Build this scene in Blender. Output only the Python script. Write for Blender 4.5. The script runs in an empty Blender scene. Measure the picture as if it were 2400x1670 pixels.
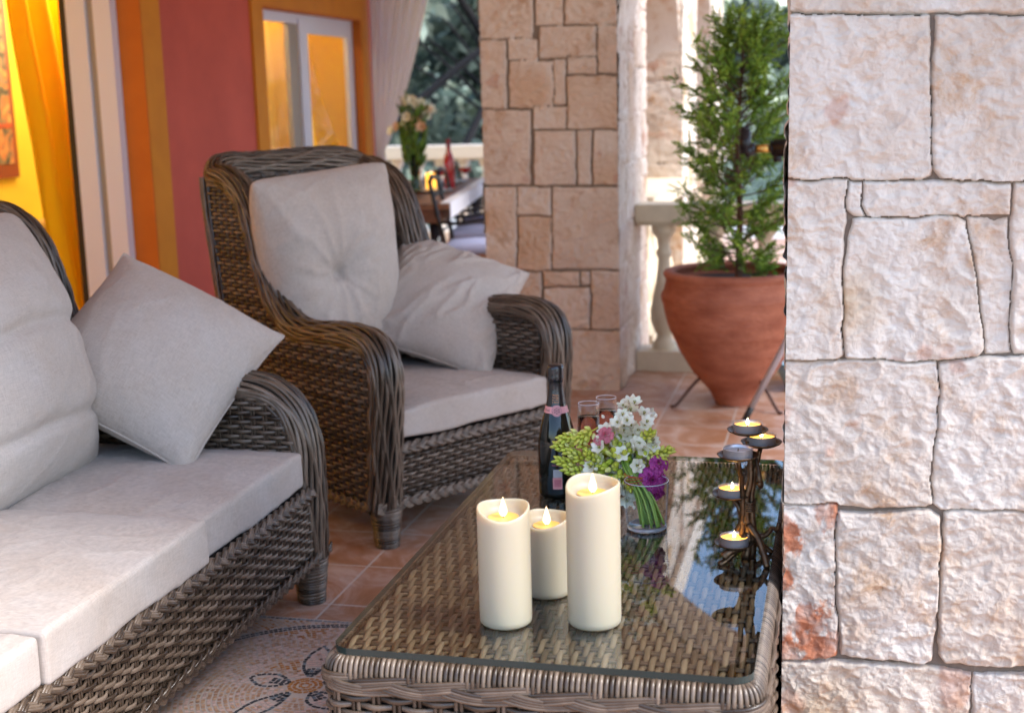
import bpy, math, random
import numpy as np
random.seed(7); RNG = np.random.default_rng(7)
PI = math.pi; R = math.radians
SC = bpy.context.scene; COL = SC.collection

# ---------------------------------------------------------------- noise (numpy)
_T = np.random.default_rng(3).random(65536).astype(np.float64)
def _h(ix, iy, iz):
    n = (ix*73856093) ^ (iy*19349663) ^ (iz*83492791)
    return _T[n & 65535]
def vnoise(x, y, z=None):
    x = np.asarray(x, float); y = np.asarray(y, float)
    z = np.zeros_like(x) if z is None else np.asarray(z, float)
    ix, iy, iz = np.floor(x).astype(np.int64), np.floor(y).astype(np.int64), np.floor(z).astype(np.int64)
    fx, fy, fz = x-ix, y-iy, z-iz
    fx, fy, fz = fx*fx*(3-2*fx), fy*fy*(3-2*fy), fz*fz*(3-2*fz)
    r = 0
    for a in (0, 1):
        for b in (0, 1):
            for c in (0, 1):
                r = r + _h(ix+a, iy+b, iz+c)*(fx if a else 1-fx)*(fy if b else 1-fy)*(fz if c else 1-fz)
    return r*2-1
def fbm(x, y, z=None, o=4, g=.5):
    s, a = 0, 1.0
    z = np.zeros_like(np.asarray(x, float)) if z is None else z
    for i in range(o):
        s = s+a*vnoise(x*2**i+17.3*i, y*2**i+5.1*i, z*2**i+9.7*i); a *= g
    return s

# ---------------------------------------------------------------- mesh building
class MB:
    """collects quads / polygons, a tone value per vertex, then links ONE mesh object"""
    def __init__(s): s.v = []; s.f = []; s.t = []; s.mi = []; s.n = 0
    def add(s, V, F, tone=0.5, m=0):
        V = np.asarray(V, float).reshape(-1, 3); F = np.asarray(F, int)
        s.v.append(V); s.f.append(F+s.n); s.n += len(V)
        t = np.full(len(V), tone, float) if np.isscalar(tone) else np.asarray(tone, float)
        s.t.append(t); s.mi.append(np.full(len(F), m))
        return s
    def box(s, a, b, tone=.5, m=0):
        x0, y0, z0 = a; x1, y1, z1 = b
        V = [(x0,y0,z0),(x1,y0,z0),(x1,y1,z0),(x0,y1,z0),(x0,y0,z1),(x1,y0,z1),(x1,y1,z1),(x0,y1,z1)]
        Q = [(0,3,2,1),(4,5,6,7),(0,1,5,4),(1,2,6,5),(2,3,7,6),(3,0,4,7)]; V = np.array(V, float)   # unshared corners: crisp edges
        return s.add(V[np.array(Q).ravel()], np.arange(24).reshape(6, 4), tone, m)
    def tube(s, P, r, ns=8, tone=.5, m=0, cap=True, flat=1.0, N0=None):
        P = np.asarray(P, float); n = len(P); r = np.full(n, r) if np.isscalar(r) else np.asarray(r, float)
        T = np.gradient(P, axis=0); T /= np.linalg.norm(T, axis=1)[:, None]+1e-12
        N = np.zeros_like(P); a = np.array(N0, float) if N0 is not None else (np.array([0,0,1.]) if abs(T[0,2]) < .9 else np.array([1.,0,0]))
        for i in range(n):
            a = a-T[i]*(a@T[i]); a /= np.linalg.norm(a)+1e-12; N[i] = a
        S = np.cross(T, N); th = np.linspace(0, 2*PI, ns, endpoint=False)
        V = P[:, None]+r[:, None, None]*(S[:, None]*np.cos(th)[None, :, None]+N[:, None]*np.sin(th)[None, :, None]*flat)
        F = grid_quads(n, ns, wrap=True)
        b = s.n; s.add(V, F, tone, m)
        if cap:
            V2 = np.array([P[0], P[-1]]); k = s.n; s.add(V2, np.zeros((0,4), int), tone, m)
            F2 = [(k, b+(j+1) % ns, b+j, b+j) for j in range(ns)]+[(k+1, b+(n-1)*ns+j, b+(n-1)*ns+(j+1) % ns, b+(n-1)*ns+(j+1) % ns) for j in range(ns)]
            s.f.append(np.array(F2)); s.mi.append(np.full(len(F2), m))
        return s
    def tubes(s, P, N, rx, ry, ns=6, tone=None, m=0):
        """many tubes at once: P (k,n,3) centre lines, N (k,n,3) surface normals, flattened section"""
        k, n, _ = P.shape
        T = np.gradient(P, axis=1); T /= np.linalg.norm(T, axis=2)[..., None]+1e-12
        S = np.cross(T, N); S /= np.linalg.norm(S, axis=2)[..., None]+1e-12; N = np.cross(S, T)
        th = np.linspace(0, 2*PI, ns, endpoint=False)
        V = P[:, :, None]+S[:, :, None]*(np.cos(th)*rx)[None, None, :, None]+N[:, :, None]*(np.sin(th)*ry)[None, None, :, None]
        F = grid_quads(n, ns, wrap=True)
        F = (F[None]+(np.arange(k)*n*ns)[:, None, None]).reshape(-1, 4)
        if tone is None: tone = RNG.random(k)
        s.add(V, F, np.repeat(np.broadcast_to(tone, (k,)), n*ns), m)
        return s
    def lathe(s, prof, ns=32, c=(0,0,0), tone=.5, m=0, close=False):
        pr = np.asarray(prof, float); th = np.linspace(0, 2*PI, ns, endpoint=False)
        V = np.stack([pr[:, 0, None]*np.cos(th)+c[0], pr[:, 0, None]*np.sin(th)+c[1], np.broadcast_to(pr[:, 1, None]+c[2], (len(pr), ns))], -1)
        return s.add(V, grid_quads(len(pr), ns, wrap=True), tone, m)
    def build(s, name, mat=None, parent=None, smooth=True, sub=0, loc=None):
        me = bpy.data.meshes.new(name)
        if s.n:
            V = np.concatenate(s.v); F = np.concatenate([f.reshape(-1, 4) for f in s.f if len(f)]); MI = np.concatenate([m for f, m in zip(s.f, s.mi) if len(f)])
            tri = F[:, 2] == F[:, 3]
            loops = np.where(tri, 3, 4)
            mask = np.ones(F.shape, bool); mask[tri, 3] = False
            lv = F[mask]
            me.vertices.add(len(V)); me.vertices.foreach_set('co', V.astype(np.float32).ravel())
            me.loops.add(len(lv)); me.loops.foreach_set('vertex_index', lv.astype(np.int32))
            me.polygons.add(len(F)); st = np.concatenate([[0], np.cumsum(loops)[:-1]])
            me.polygons.foreach_set('loop_start', st.astype(np.int32))
            me.polygons.foreach_set('use_smooth', np.full(len(F), smooth))
            me.polygons.foreach_set('material_index', MI.astype(np.int32))
            me.update(calc_edges=True)
            at = me.attributes.new('tone', 'FLOAT', 'POINT'); at.data.foreach_set('value', np.concatenate(s.t).astype(np.float32))
            me.validate()
        for m in (mat if isinstance(mat, (list, tuple)) else [mat]):
            if m: me.materials.append(m)
        o = bpy.data.objects.new(name, me); COL.objects.link(o)
        if parent: o.parent = parent
        if loc is not None: o.location = loc
        if sub:
            md = o.modifiers.new('sub', 'SUBSURF'); md.levels = sub; md.render_levels = sub
        return o
def grid_quads(n, m, wrap=False, wrapn=False):
    i = np.arange(n if wrapn else n-1); j = np.arange(m if wrap else m-1)
    I, J = np.meshgrid(i, j, indexing='ij'); J2 = (J+1) % m; I2 = (I+1) % n
    return np.stack([I*m+J, I*m+J2, I2*m+J2, I2*m+J], -1).reshape(-1, 4)
def tag(o, label=None, cat=None, group=None, kind=None):
    if label: o['label'] = label
    if cat: o['category'] = cat
    if group: o['group'] = group
    if kind: o['kind'] = kind
    return o
def empty(name, loc, rz=0, label=None, cat=None, group=None):
    o = bpy.data.objects.new(name, None); COL.objects.link(o); o.location = loc; o.rotation_euler = (0, 0, rz)
    o.empty_display_size = .1
    return tag(o, label, cat, group)
def copy_tree(o, parent=None):
    c = o.copy(); COL.objects.link(c); c.parent = parent
    for ch in list(o.children): copy_tree(ch, c)
    return c
def catmull(P, n):
    P = np.asarray(P, float); Q = np.vstack([2*P[0]-P[1], P, 2*P[-1]-P[-2]]); out = []
    for i in range(1, len(Q)-2):
        for t in np.linspace(0, 1, 12, endpoint=False):
            a, b, c, d = Q[i-1:i+3]
            out.append(.5*((2*b)+(-a+c)*t+(2*a-5*b+4*c-d)*t*t+(-a+3*b-3*c+d)*t**3))
    out.append(Q[-2]); out = np.array(out)
    L = np.concatenate([[0], np.cumsum(np.linalg.norm(np.diff(out, axis=0), axis=1))])
    s = np.linspace(0, L[-1], n)
    return np.stack([np.interp(s, L, out[:, k]) for k in range(out.shape[1])], 1), L[-1]

# ---------------------------------------------------------------- materials
def nt(name):
    m = bpy.data.materials.new(name); m.use_nodes = True; t = m.node_tree
    for n in list(t.nodes): t.nodes.remove(n)
    o = t.nodes.new('ShaderNodeOutputMaterial')
    return m, t, o
def N(t, typ, **kw):
    n = t.nodes.new(typ)
    for k, v in kw.items():
        if k.startswith('i_'):
            key = k[2:]
            key = int(key) if key.isdigit() else key.replace('_', ' ')
            n.inputs[key].default_value = v
        else: setattr(n, k, v)
    return n
def c4(c): return (c[0], c[1], c[2], 1)
def mat(name, base, rough=.6, dark=None, nscale=8, nmix=1.0, bump=0, bscale=60, tonecol=None, spec=.5, metal=0,
        sss=0, trans=0, emis=None, estr=0, coat=0, stretch=None, bdist=.01, detail=5, sheen=0, ramp=(.35, .65), alpha=1):
    m, t, o = nt(name); L = t.links.new
    b = N(t, 'ShaderNodeBsdfPrincipled'); L(b.outputs[0], o.inputs[0])
    b.inputs['Base Color'].default_value = c4(base); b.inputs['Roughness'].default_value = rough
    b.inputs['Specular IOR Level'].default_value = spec; b.inputs['Metallic'].default_value = metal
    if sss: b.inputs['Subsurface Weight'].default_value = sss; b.inputs['Subsurface Radius'].default_value = (.02, .012, .006); b.inputs['Subsurface Scale'].default_value = 2.2
    if trans: b.inputs['Transmission Weight'].default_value = trans
    if coat: b.inputs['Coat Weight'].default_value = coat; b.inputs['Coat Roughness'].default_value = .1
    if sheen: b.inputs['Sheen Weight'].default_value = sheen
    if emis: b.inputs['Emission Color'].default_value = c4(emis); b.inputs['Emission Strength'].default_value = estr
    tc = N(t, 'ShaderNodeTexCoord'); src = tc.outputs['Object']
    if stretch:
        mp = N(t, 'ShaderNodeMapping'); mp.inputs['Scale'].default_value = stretch; L(src, mp.inputs[0]); src = mp.outputs[0]
    col = None
    if dark is not None:
        ns = N(t, 'ShaderNodeTexNoise', i_Scale=nscale, i_Detail=detail, i_Roughness=.6); L(src, ns.inputs['Vector'])
        rp = N(t, 'ShaderNodeValToRGB'); rp.color_ramp.elements[0].position, rp.color_ramp.elements[1].position = ramp
        rp.color_ramp.elements[0].color = c4(dark); rp.color_ramp.elements[1].color = c4(base)
        L(ns.outputs['Fac'], rp.inputs[0]); col = rp.outputs[0]
    if tonecol is not None:
        at = N(t, 'ShaderNodeAttribute', attribute_name='tone')
        mx = N(t, 'ShaderNodeMix', data_type='RGBA', blend_type='MIX')
        rp2 = N(t, 'ShaderNodeValToRGB')
        els = rp2.color_ramp.elements
        els[0].color = c4(tonecol[0]); els[1].color = c4(tonecol[-1])
        for i, c in enumerate(tonecol[1:-1]):
            e = els.new((i+1)/(len(tonecol)-1)); e.color = c4(c)
        L(at.outputs['Fac'], rp2.inputs[0])
        if col is None: col = rp2.outputs[0]
        else:
            mx.blend_type = 'MULTIPLY'; mx.inputs[0].default_value = 1; L(col, mx.inputs[6]); L(rp2.outputs[0], mx.inputs[7]); col = mx.outputs[2]
    if col is not None: L(col, b.inputs['Base Color'])
    if bump:
        n2 = N(t, 'ShaderNodeTexNoise', i_Scale=bscale, i_Detail=4); L(src, n2.inputs['Vector'])
        bp = N(t, 'ShaderNodeBump', i_Strength=bump, i_Distance=bdist); L(n2.outputs['Fac'], bp.inputs['Height']); L(bp.outputs[0], b.inputs['Normal'])
    return m
def mat_thin_glass(name, tint=(1,1,1), ior=1.5, rough=0.0, boost=1.0):
    """thin clear glass: Fresnel mix of a mirror and a tinted see-through"""
    m, t, o = nt(name); L = t.links.new
    fr = N(t, 'ShaderNodeFresnel', i_IOR=ior)
    gl = N(t, 'ShaderNodeBsdfGlossy', i_Roughness=rough); tr = N(t, 'ShaderNodeBsdfTransparent'); tr.inputs[0].default_value = c4(tint)
    mx = N(t, 'ShaderNodeMixShader'); mt = N(t, 'ShaderNodeMath', operation='MULTIPLY', use_clamp=True); mt.inputs[1].default_value = boost
    ge = N(t, 'ShaderNodeNewGeometry'); iv = N(t, 'ShaderNodeMath', operation='SUBTRACT'); iv.inputs[0].default_value = 1; L(ge.outputs['Backfacing'], iv.inputs[1]); m3 = N(t, 'ShaderNodeMath', operation='MULTIPLY')
    L(fr.outputs[0], mt.inputs[0]); L(mt.outputs[0], m3.inputs[0]); L(iv.outputs[0], m3.inputs[1]); L(m3.outputs[0], mx.inputs[0]); L(tr.outputs[0], mx.inputs[1]); L(gl.outputs[0], mx.inputs[2]); L(mx.outputs[0], o.inputs[0])
    return m
def mat_emit(name, col, s):
    m, t, o = nt(name); e = N(t, 'ShaderNodeEmission', i_Strength=s); e.inputs[0].default_value = c4(col); t.links.new(e.outputs[0], o.inputs[0]); return m
def mat_fabric(name, base, warm):
    m, t, o = nt(name); L = t.links.new
    b = N(t, 'ShaderNodeBsdfPrincipled', i_Roughness=.9); b.inputs['Sheen Weight'].default_value = .12; b.inputs['Specular IOR Level'].default_value = .2
    L(b.outputs[0], o.inputs[0])
    tc = N(t, 'ShaderNodeTexCoord')
    n1 = N(t, 'ShaderNodeTexNoise', i_Scale=5, i_Detail=5, i_Roughness=.65); L(tc.outputs['Object'], n1.inputs['Vector'])
    r = N(t, 'ShaderNodeValToRGB'); r.color_ramp.elements[0].position = .3; r.color_ramp.elements[1].position = .7
    r.color_ramp.elements[0].color = c4(warm); r.color_ramp.elements[1].color = c4(base); L(n1.outputs['Fac'], r.inputs[0])
    # slubby weave: two stretched noises
    mixes = []
    for sc in ((900, 60, 60), (60, 60, 900)):
        mp = N(t, 'ShaderNodeMapping'); mp.inputs['Scale'].default_value = sc; L(tc.outputs['Object'], mp.inputs[0])
        w = N(t, 'ShaderNodeTexNoise', i_Scale=1, i_Detail=2); L(mp.outputs[0], w.inputs['Vector']); mixes.append(w.outputs['Fac'])
    ad = N(t, 'ShaderNodeMath', operation='ADD'); L(mixes[0], ad.inputs[0]); L(mixes[1], ad.inputs[1])
    mr = N(t, 'ShaderNodeMapRange'); mr.inputs[1].default_value = .6; mr.inputs[2].default_value = 1.4; mr.inputs[3].default_value = .76; mr.inputs[4].default_value = 1.12; L(ad.outputs[0], mr.inputs[0])
    mu = N(t, 'ShaderNodeVectorMath', operation='SCALE'); L(r.outputs[0], mu.inputs[0]); L(mr.outputs[0], mu.inputs['Scale']); L(mu.outputs[0], b.inputs['Base Color'])
    bp = N(t, 'ShaderNodeBump', i_Strength=.45, i_Distance=.001); L(ad.outputs[0], bp.inputs['Height'])
    n3 = N(t, 'ShaderNodeTexNoise', i_Scale=9, i_Detail=3, i_Distortion=1.2); L(tc.outputs['Object'], n3.inputs['Vector'])
    b2 = N(t, 'ShaderNodeBump', i_Strength=.28, i_Distance=.012); L(n3.outputs['Fac'], b2.inputs['Height']); L(bp.outputs[0], b2.inputs['Normal'])
    L(b2.outputs[0], b.inputs['Normal'])
    return m
def mat_stone(name, cols, stain, bs=1.0):
    """tone attribute: per-stone colour 0..1, >=2 mortar; 'stain' attribute: rust"""
    m, t, o = nt(name); L = t.links.new
    b = N(t, 'ShaderNodeBsdfPrincipled', i_Roughness=.85); b.inputs['Specular IOR Level'].default_value = .25; L(b.outputs[0], o.inputs[0])
    tc = N(t, 'ShaderNodeTexCoord'); at = N(t, 'ShaderNodeAttribute', attribute_name='tone'); st = N(t, 'ShaderNodeAttribute', attribute_name='stain')
    r = N(t, 'ShaderNodeValToRGB'); r.color_ramp.elements[0].color = c4(cols[0]); r.color_ramp.elements[1].color = c4(cols[-1])
    for i, c in enumerate(cols[1:-1]): e = r.color_ramp.elements.new((i+1)/(len(cols)-1)); e.color = c4(c)
    L(at.outputs['Fac'], r.inputs[0])
    n1 = N(t, 'ShaderNodeTexNoise', i_Scale=14, i_Detail=8, i_Roughness=.7, i_Distortion=.6); L(tc.outputs['Object'], n1.inputs['Vector'])
    n2 = N(t, 'ShaderNodeTexNoise', i_Scale=4, i_Detail=6, i_Roughness=.6); L(tc.outputs['Object'], n2.inputs['Vector'])
    # ochre veins
    mr = N(t, 'ShaderNodeMapRange'); mr.inputs[1].default_value = .47; mr.inputs[2].default_value = .68; mr.inputs[4].default_value = .85; L(n1.outputs['Fac'], mr.inputs[0])
    m2 = N(t, 'ShaderNodeMapRange'); m2.inputs[1].default_value = .40; m2.inputs[2].default_value = .58; L(n2.outputs['Fac'], m2.inputs[0])
    mm = N(t, 'ShaderNodeMath', operation='MULTIPLY'); L(mr.outputs[0], mm.inputs[0]); L(m2.outputs[0], mm.inputs[1])
    x1 = N(t, 'ShaderNodeMix', data_type='RGBA'); L(mm.outputs[0], x1.inputs[0]); L(r.outputs[0], x1.inputs[6]); x1.inputs[7].default_value = c4(stain[0])
    x2 = N(t, 'ShaderNodeMix', data_type='RGBA'); L(st.outputs['Fac'], x2.inputs[0]); L(x1.outputs[2], x2.inputs[6]); x2.inputs[7].default_value = c4(stain[1])
    gt = N(t, 'ShaderNodeMath', operation='GREATER_THAN'); gt.inputs[1].default_value = 1.5; L(at.outputs['Fac'], gt.inputs[0])
    x3 = N(t, 'ShaderNodeMix', data_type='RGBA'); L(gt.outputs[0], x3.inputs[0]); L(x2.outputs[2], x3.inputs[6]); x3.inputs[7].default_value = (.21, .165, .13, 1)
    L(x3.outputs[2], b.inputs['Base Color'])
    n4 = N(t, 'ShaderNodeTexNoise', i_Scale=55*bs, i_Detail=6, i_Roughness=.65, i_Distortion=.8); L(tc.outputs['Object'], n4.inputs['Vector'])
    bp = N(t, 'ShaderNodeBump', i_Strength=.85, i_Distance=.006); L(n4.outputs['Fac'], bp.inputs['Height']); L(bp.outputs[0], b.inputs['Normal'])
    return m
M = {}
M['wicker'] = mat('wicker', (.9, .9, .9), .33, dark=(.6, .58, .55), nscale=30, tonecol=[(.045, .028, .017), (.105, .071, .047), (.17, .122, .086), (.235, .176, .13)], spec=.6, bump=.3, bscale=400, bdist=.001)
M['core'] = mat('wicker_core', (.022, .016, .012), .9)
M['fabric'] = mat_fabric('cream_linen', (.49, .445, .41), (.455, .385, .33))
M['stone'] = mat_stone('pale_limestone', [(.53, .435, .35), (.60, .52, .44), (.66, .60, .53), (.52, .37, .22)], [(.46, .25, .11), (.45, .14, .055)])
M['stone_dim'] = mat_stone('tan_limestone', [(.57, .46, .38), (.62, .52, .44), (.67, .59, .52), (.57, .42, .31)], [(.40, .24, .14), (.38, .13, .09)], .6)
M['red_plaster'] = mat('red_plaster', (.60, .118, .085), .85, dark=(.50, .095, .07), nscale=2.2, bump=.3, bscale=120, bdist=.002)
M['amber_paint'] = mat('amber_paint', (.66, .25, .008), .7, dark=(.60, .215, .006), nscale=6, bump=.15, bscale=80, bdist=.002)
M['orange_paint'] = mat('orange_paint', (.56, .15, .006), .7, dark=(.50, .13, .005), nscale=5)
M['yellow_paint'] = mat('yellow_paint', (.84, .62, .04), .8, dark=(.80, .57, .035), nscale=3)
M['white_pvc'] = mat('white_frame', (.70, .75, .92), .3)
M['grey_pvc'] = mat('grey_track', (.34, .31, .27), .5)
M['black_rubber'] = mat('black_rubber', (.02, .018, .016), .5)
M['yellow_cloth'] = mat('yellow_cloth', (.92, .55, .06), .85, sheen=.3)
M['sheer'] = None
M['cream_paint'] = mat('cream_paint', (.68, .58, .42), .6, dark=(.60, .50, .36), nscale=10, bump=.2, bscale=60, bdist=.003)
M['terracotta'] = mat('terracotta', (.50, .185, .105), .75, dark=(.25, .065, .032), nscale=6, bump=.7, bscale=35, bdist=.008, stretch=(1, 1, 2.5), ramp=(.3, .72), detail=9)
M['soil'] = mat('soil', (.05, .03, .02), .95, bump=.8, bscale=60, bdist=.02)
M['bark'] = mat('bark', (.15, .075, .045), .85, dark=(.08, .04, .025), nscale=20, bump=.5, bscale=60)
M['needle'] = mat('conifer_leaf', (1, 1, 1), .6, tonecol=[(.06, .11, .015), (.13, .25, .025), (.23, .38, .04), (.34, .50, .06)])
M['leaf'] = mat('tree_leaf', (1, 1, 1), .6, tonecol=[(.07, .10, .085), (.15, .20, .15), (.27, .33, .25), (.60, .66, .48)])
M['dark_bark'] = mat('dark_bark', (.02, .018, .02), .9)
M['steel'] = mat('brushed_steel', (.62, .62, .66), .28, metal=1)
M['brass'] = mat('brass', (.75, .5, .16), .3, metal=1)
M['black_metal'] = mat('black_metal', (.012, .012, .016), .3, spec=.35)
M['iron'] = mat('rusty_iron', (.10, .05, .04), .7)
M['bronze'] = mat('bronze', (.16, .10, .055), .38, metal=.85, dark=(.07, .045, .03), nscale=60, bump=.6, bscale=150, bdist=.002)
M['wood'] = mat('brown_wood', (.26, .12, .055), .45, dark=(.16, .07, .035), nscale=6, stretch=(8, 1, 8))
M['pad'] = mat('blue_grey_pad', (.24, .26, .40), .85)
M['ceramic'] = mat('white_ceramic', (.72, .72, .74), .2)
M['candle'] = mat('ivory_wax', (.47, .415, .30), .42, sss=.45)

# ---------------------------------------------------------------- stonework
def bsp(x0, z0, x1, z1, rng, smin=.13, smax=.36, out=None):
    out = [] if out is None else out
    w, h = x1-x0, z1-z0
    if (w > smax or h > smax*.95 or (rng.random() < .25 and max(w, h) > 2*smin)) and max(w, h) > 2*smin:
        f = rng.uniform(.35, .65)
        if w > h: bsp(x0, z0, x0+w*f, z1, rng, smin, smax, out); bsp(x0+w*f, z0, x1, z1, rng, smin, smax, out)
        else: bsp(x0, z0, x1, z0+h*f, rng, smin, smax, out); bsp(x0, z0+h*f, x1, z1, rng, smin, smax, out)
    else:
        g = .004; out.append([(x0+g, z1-g), (x1-g, z1-g), (x1-g, z0+g), (x0+g, z0+g)])
    return out
def stone_sheet(mb, polys, x0, x1, z0, z1, step, to3d, seed=0, rough=1.0, clip=None, joint=.026, rust=(), tones=None, ext=.008, stains=None, grow=.0050):
    """one dressed face: height field over (x, z); to3d(X, Z, H) gives the points, H outward"""
    rng = random.Random(seed)
    nx, nz = max(2, int((x1-x0)/step)+1), max(2, int((z1-z0)/step)+1)
    X, Z = np.meshgrid(np.linspace(x0, x1, nx), np.linspace(z0, z1, nz), indexing='ij')
    Xw = X+fbm(X*18+seed, Z*18, o=4, g=.6)*.0034; Zw = Z+fbm(X*18+50, Z*18+seed, o=4, g=.6)*.0034
    Hh = np.full(X.shape, -joint)+fbm(X*60, Z*60, o=2)*.002; tone = np.full(X.shape, 2.0); stain = np.zeros(X.shape)
    for k, P in enumerate(polys):
        P = np.array(P); P[:, 0] = np.where(P[:, 0] <= x0+.006, x0-ext, np.where(P[:, 0] >= x1-.006, x1+ext, P[:, 0]))
        i0 = np.searchsorted(X[:, 0], P[:, 0].min()-.01); i1 = np.searchsorted(X[:, 0], P[:, 0].max()+.01)
        j0 = np.searchsorted(Z[0], P[:, 1].min()-.01); j1 = np.searchsorted(Z[0], P[:, 1].max()+.01)
        if i1 <= i0 or j1 <= j0: continue
        x, z = Xw[i0:i1, j0:j1], Zw[i0:i1, j0:j1]
        d = np.full(x.shape, 9.); ins = np.zeros(x.shape, bool)
        for a in range(len(P)):
            p, q = P[a], P[(a+1) % len(P)]; e = q-p; L2 = e@e+1e-12
            t = np.clip(((x-p[0])*e[0]+(z-p[1])*e[1])/L2, 0, 1)
            d = np.minimum(d, np.hypot(x-p[0]-t*e[0], z-p[1]-t*e[1]))
            with np.errstate(divide='ignore', invalid='ignore'):
                c = ((p[1] > z) != (q[1] > z)) & (x < (q[0]-p[0])*(z-p[1])/(q[1]-p[1]+1e-12)+p[0])
            ins ^= c
        d = np.where(ins, d+grow, grow-d); ins = d > 0; s = np.clip(d/.0085, 0, 1); s = 1-(1-s)**3
        base = rng.uniform(-.004, .004)*rough; ax, az = rng.uniform(-.02, .02), rng.uniform(-.02, .02)
        u, w = x*22+k*7.7, z*22
        rg = 1-np.abs(fbm(u+.6*w, w*1.3-.4*u, o=4, g=.55))*1.6
        hh = base+ax*(x-P[:, 0].mean())+az*(z-P[:, 1].mean())+(rg*.0042+fbm(u*.35, w*.35, o=2)*.004+fbm(u*2.7, w*2.7, o=3)*.0017)*rough
        hh = -joint+(joint+hh)*s
        Hs, Ts, Ss = Hh[i0:i1, j0:j1], tone[i0:i1, j0:j1], stain[i0:i1, j0:j1]
        Hs[ins] = hh[ins]; tn = rng.random() if tones is None else tones[k]
        Ts[ins] = np.clip(tn*.75+.12+fbm(x*5+k, z*5, o=3)*.3, 0, 1)[ins]
        amt = 0
        if k in rust: amt = np.clip((fbm(x*20+3+k, z*15, o=6, g=.65)-.25)*2.4+np.clip((1-np.abs(fbm(x*11+9, z*9+4, o=4))*3.2), 0, 1)*.75-.25, 0, .9)*(.55+.45*np.clip(fbm(x*40, z*40, o=3)+.5, 0, 1))
        else: amt = np.clip((fbm(x*9+3+k*13, z*9, o=4)-.78)*2.2, 0, .35)
        Ss[ins] = np.broadcast_to(amt, x.shape)[ins]
    V = to3d(X, Z, Hh)
    F = grid_quads(nx, nz)
    if clip is not None:
        kp = clip(X, Z).ravel(); F = F[kp[F].all(1)]
    mb.add(V.reshape(-1, 3), F, tone.ravel()); mb.stain = getattr(mb, 'stain', []); mb.stain.append((len(mb.v)-1, stain.ravel()))
def finish_stone(mb, name, m, parent=None):
    o = mb.build(name, m, parent)
    st = np.zeros(mb.n); off = np.concatenate([[0], np.cumsum([len(v) for v in mb.v])])
    for i, s in getattr(mb, 'stain', []): st[off[i]:off[i+1]] = s
    at = o.data.attributes.new('stain', 'FLOAT', 'POINT'); at.data.foreach_set('value', st.astype(np.float32)[:len(o.data.vertices)])
    return o
def face_to3d(kind, c):
    if kind == '-v': return lambda X, Z, H: np.stack([X, c-H, Z], -1)
    if kind == '+v': return lambda X, Z, H: np.stack([X, c+H, Z], -1)
    if kind == '+u': return lambda X, Z, H: np.stack([c+H, X, Z], -1)
    if kind == '-u': return lambda X, Z, H: np.stack([c-H, X, Z], -1)
def pillar(name, label, u0, u1, v0, v1, z1, m, front, steps, seed, **kw):
    mb = MB(); rng = random.Random(seed)
    f = list(front) if front else bsp(u0, 0, u1, z1, rng)
    zs = kw.pop('zsplit', z1); stone_sheet(mb, f, u0, u1, 0, zs, steps[0], face_to3d('-v', v0), seed, **kw)
    if zs < z1: stone_sheet(mb, f, u0, u1, zs, z1, .006, face_to3d('-v', v0), seed, **kw)
    for kd, c, a, b, s in (('+u', u1, v0, v1, steps[1]), ('-u', u0, v0, v1, steps[1]), ('+v', v1, u0, u1, steps[2])):
        stone_sheet(mb, bsp(a, 0, b, z1, rng), a, b, 0, z1, s, face_to3d(kd, c), seed+3)
    mb.box((u0+.012, v0+.012, 0), (u1-.012, v1-.012, z1), 2.0)
    o = finish_stone(mb, name, m)
    return tag(o, label, 'pillar')

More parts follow.
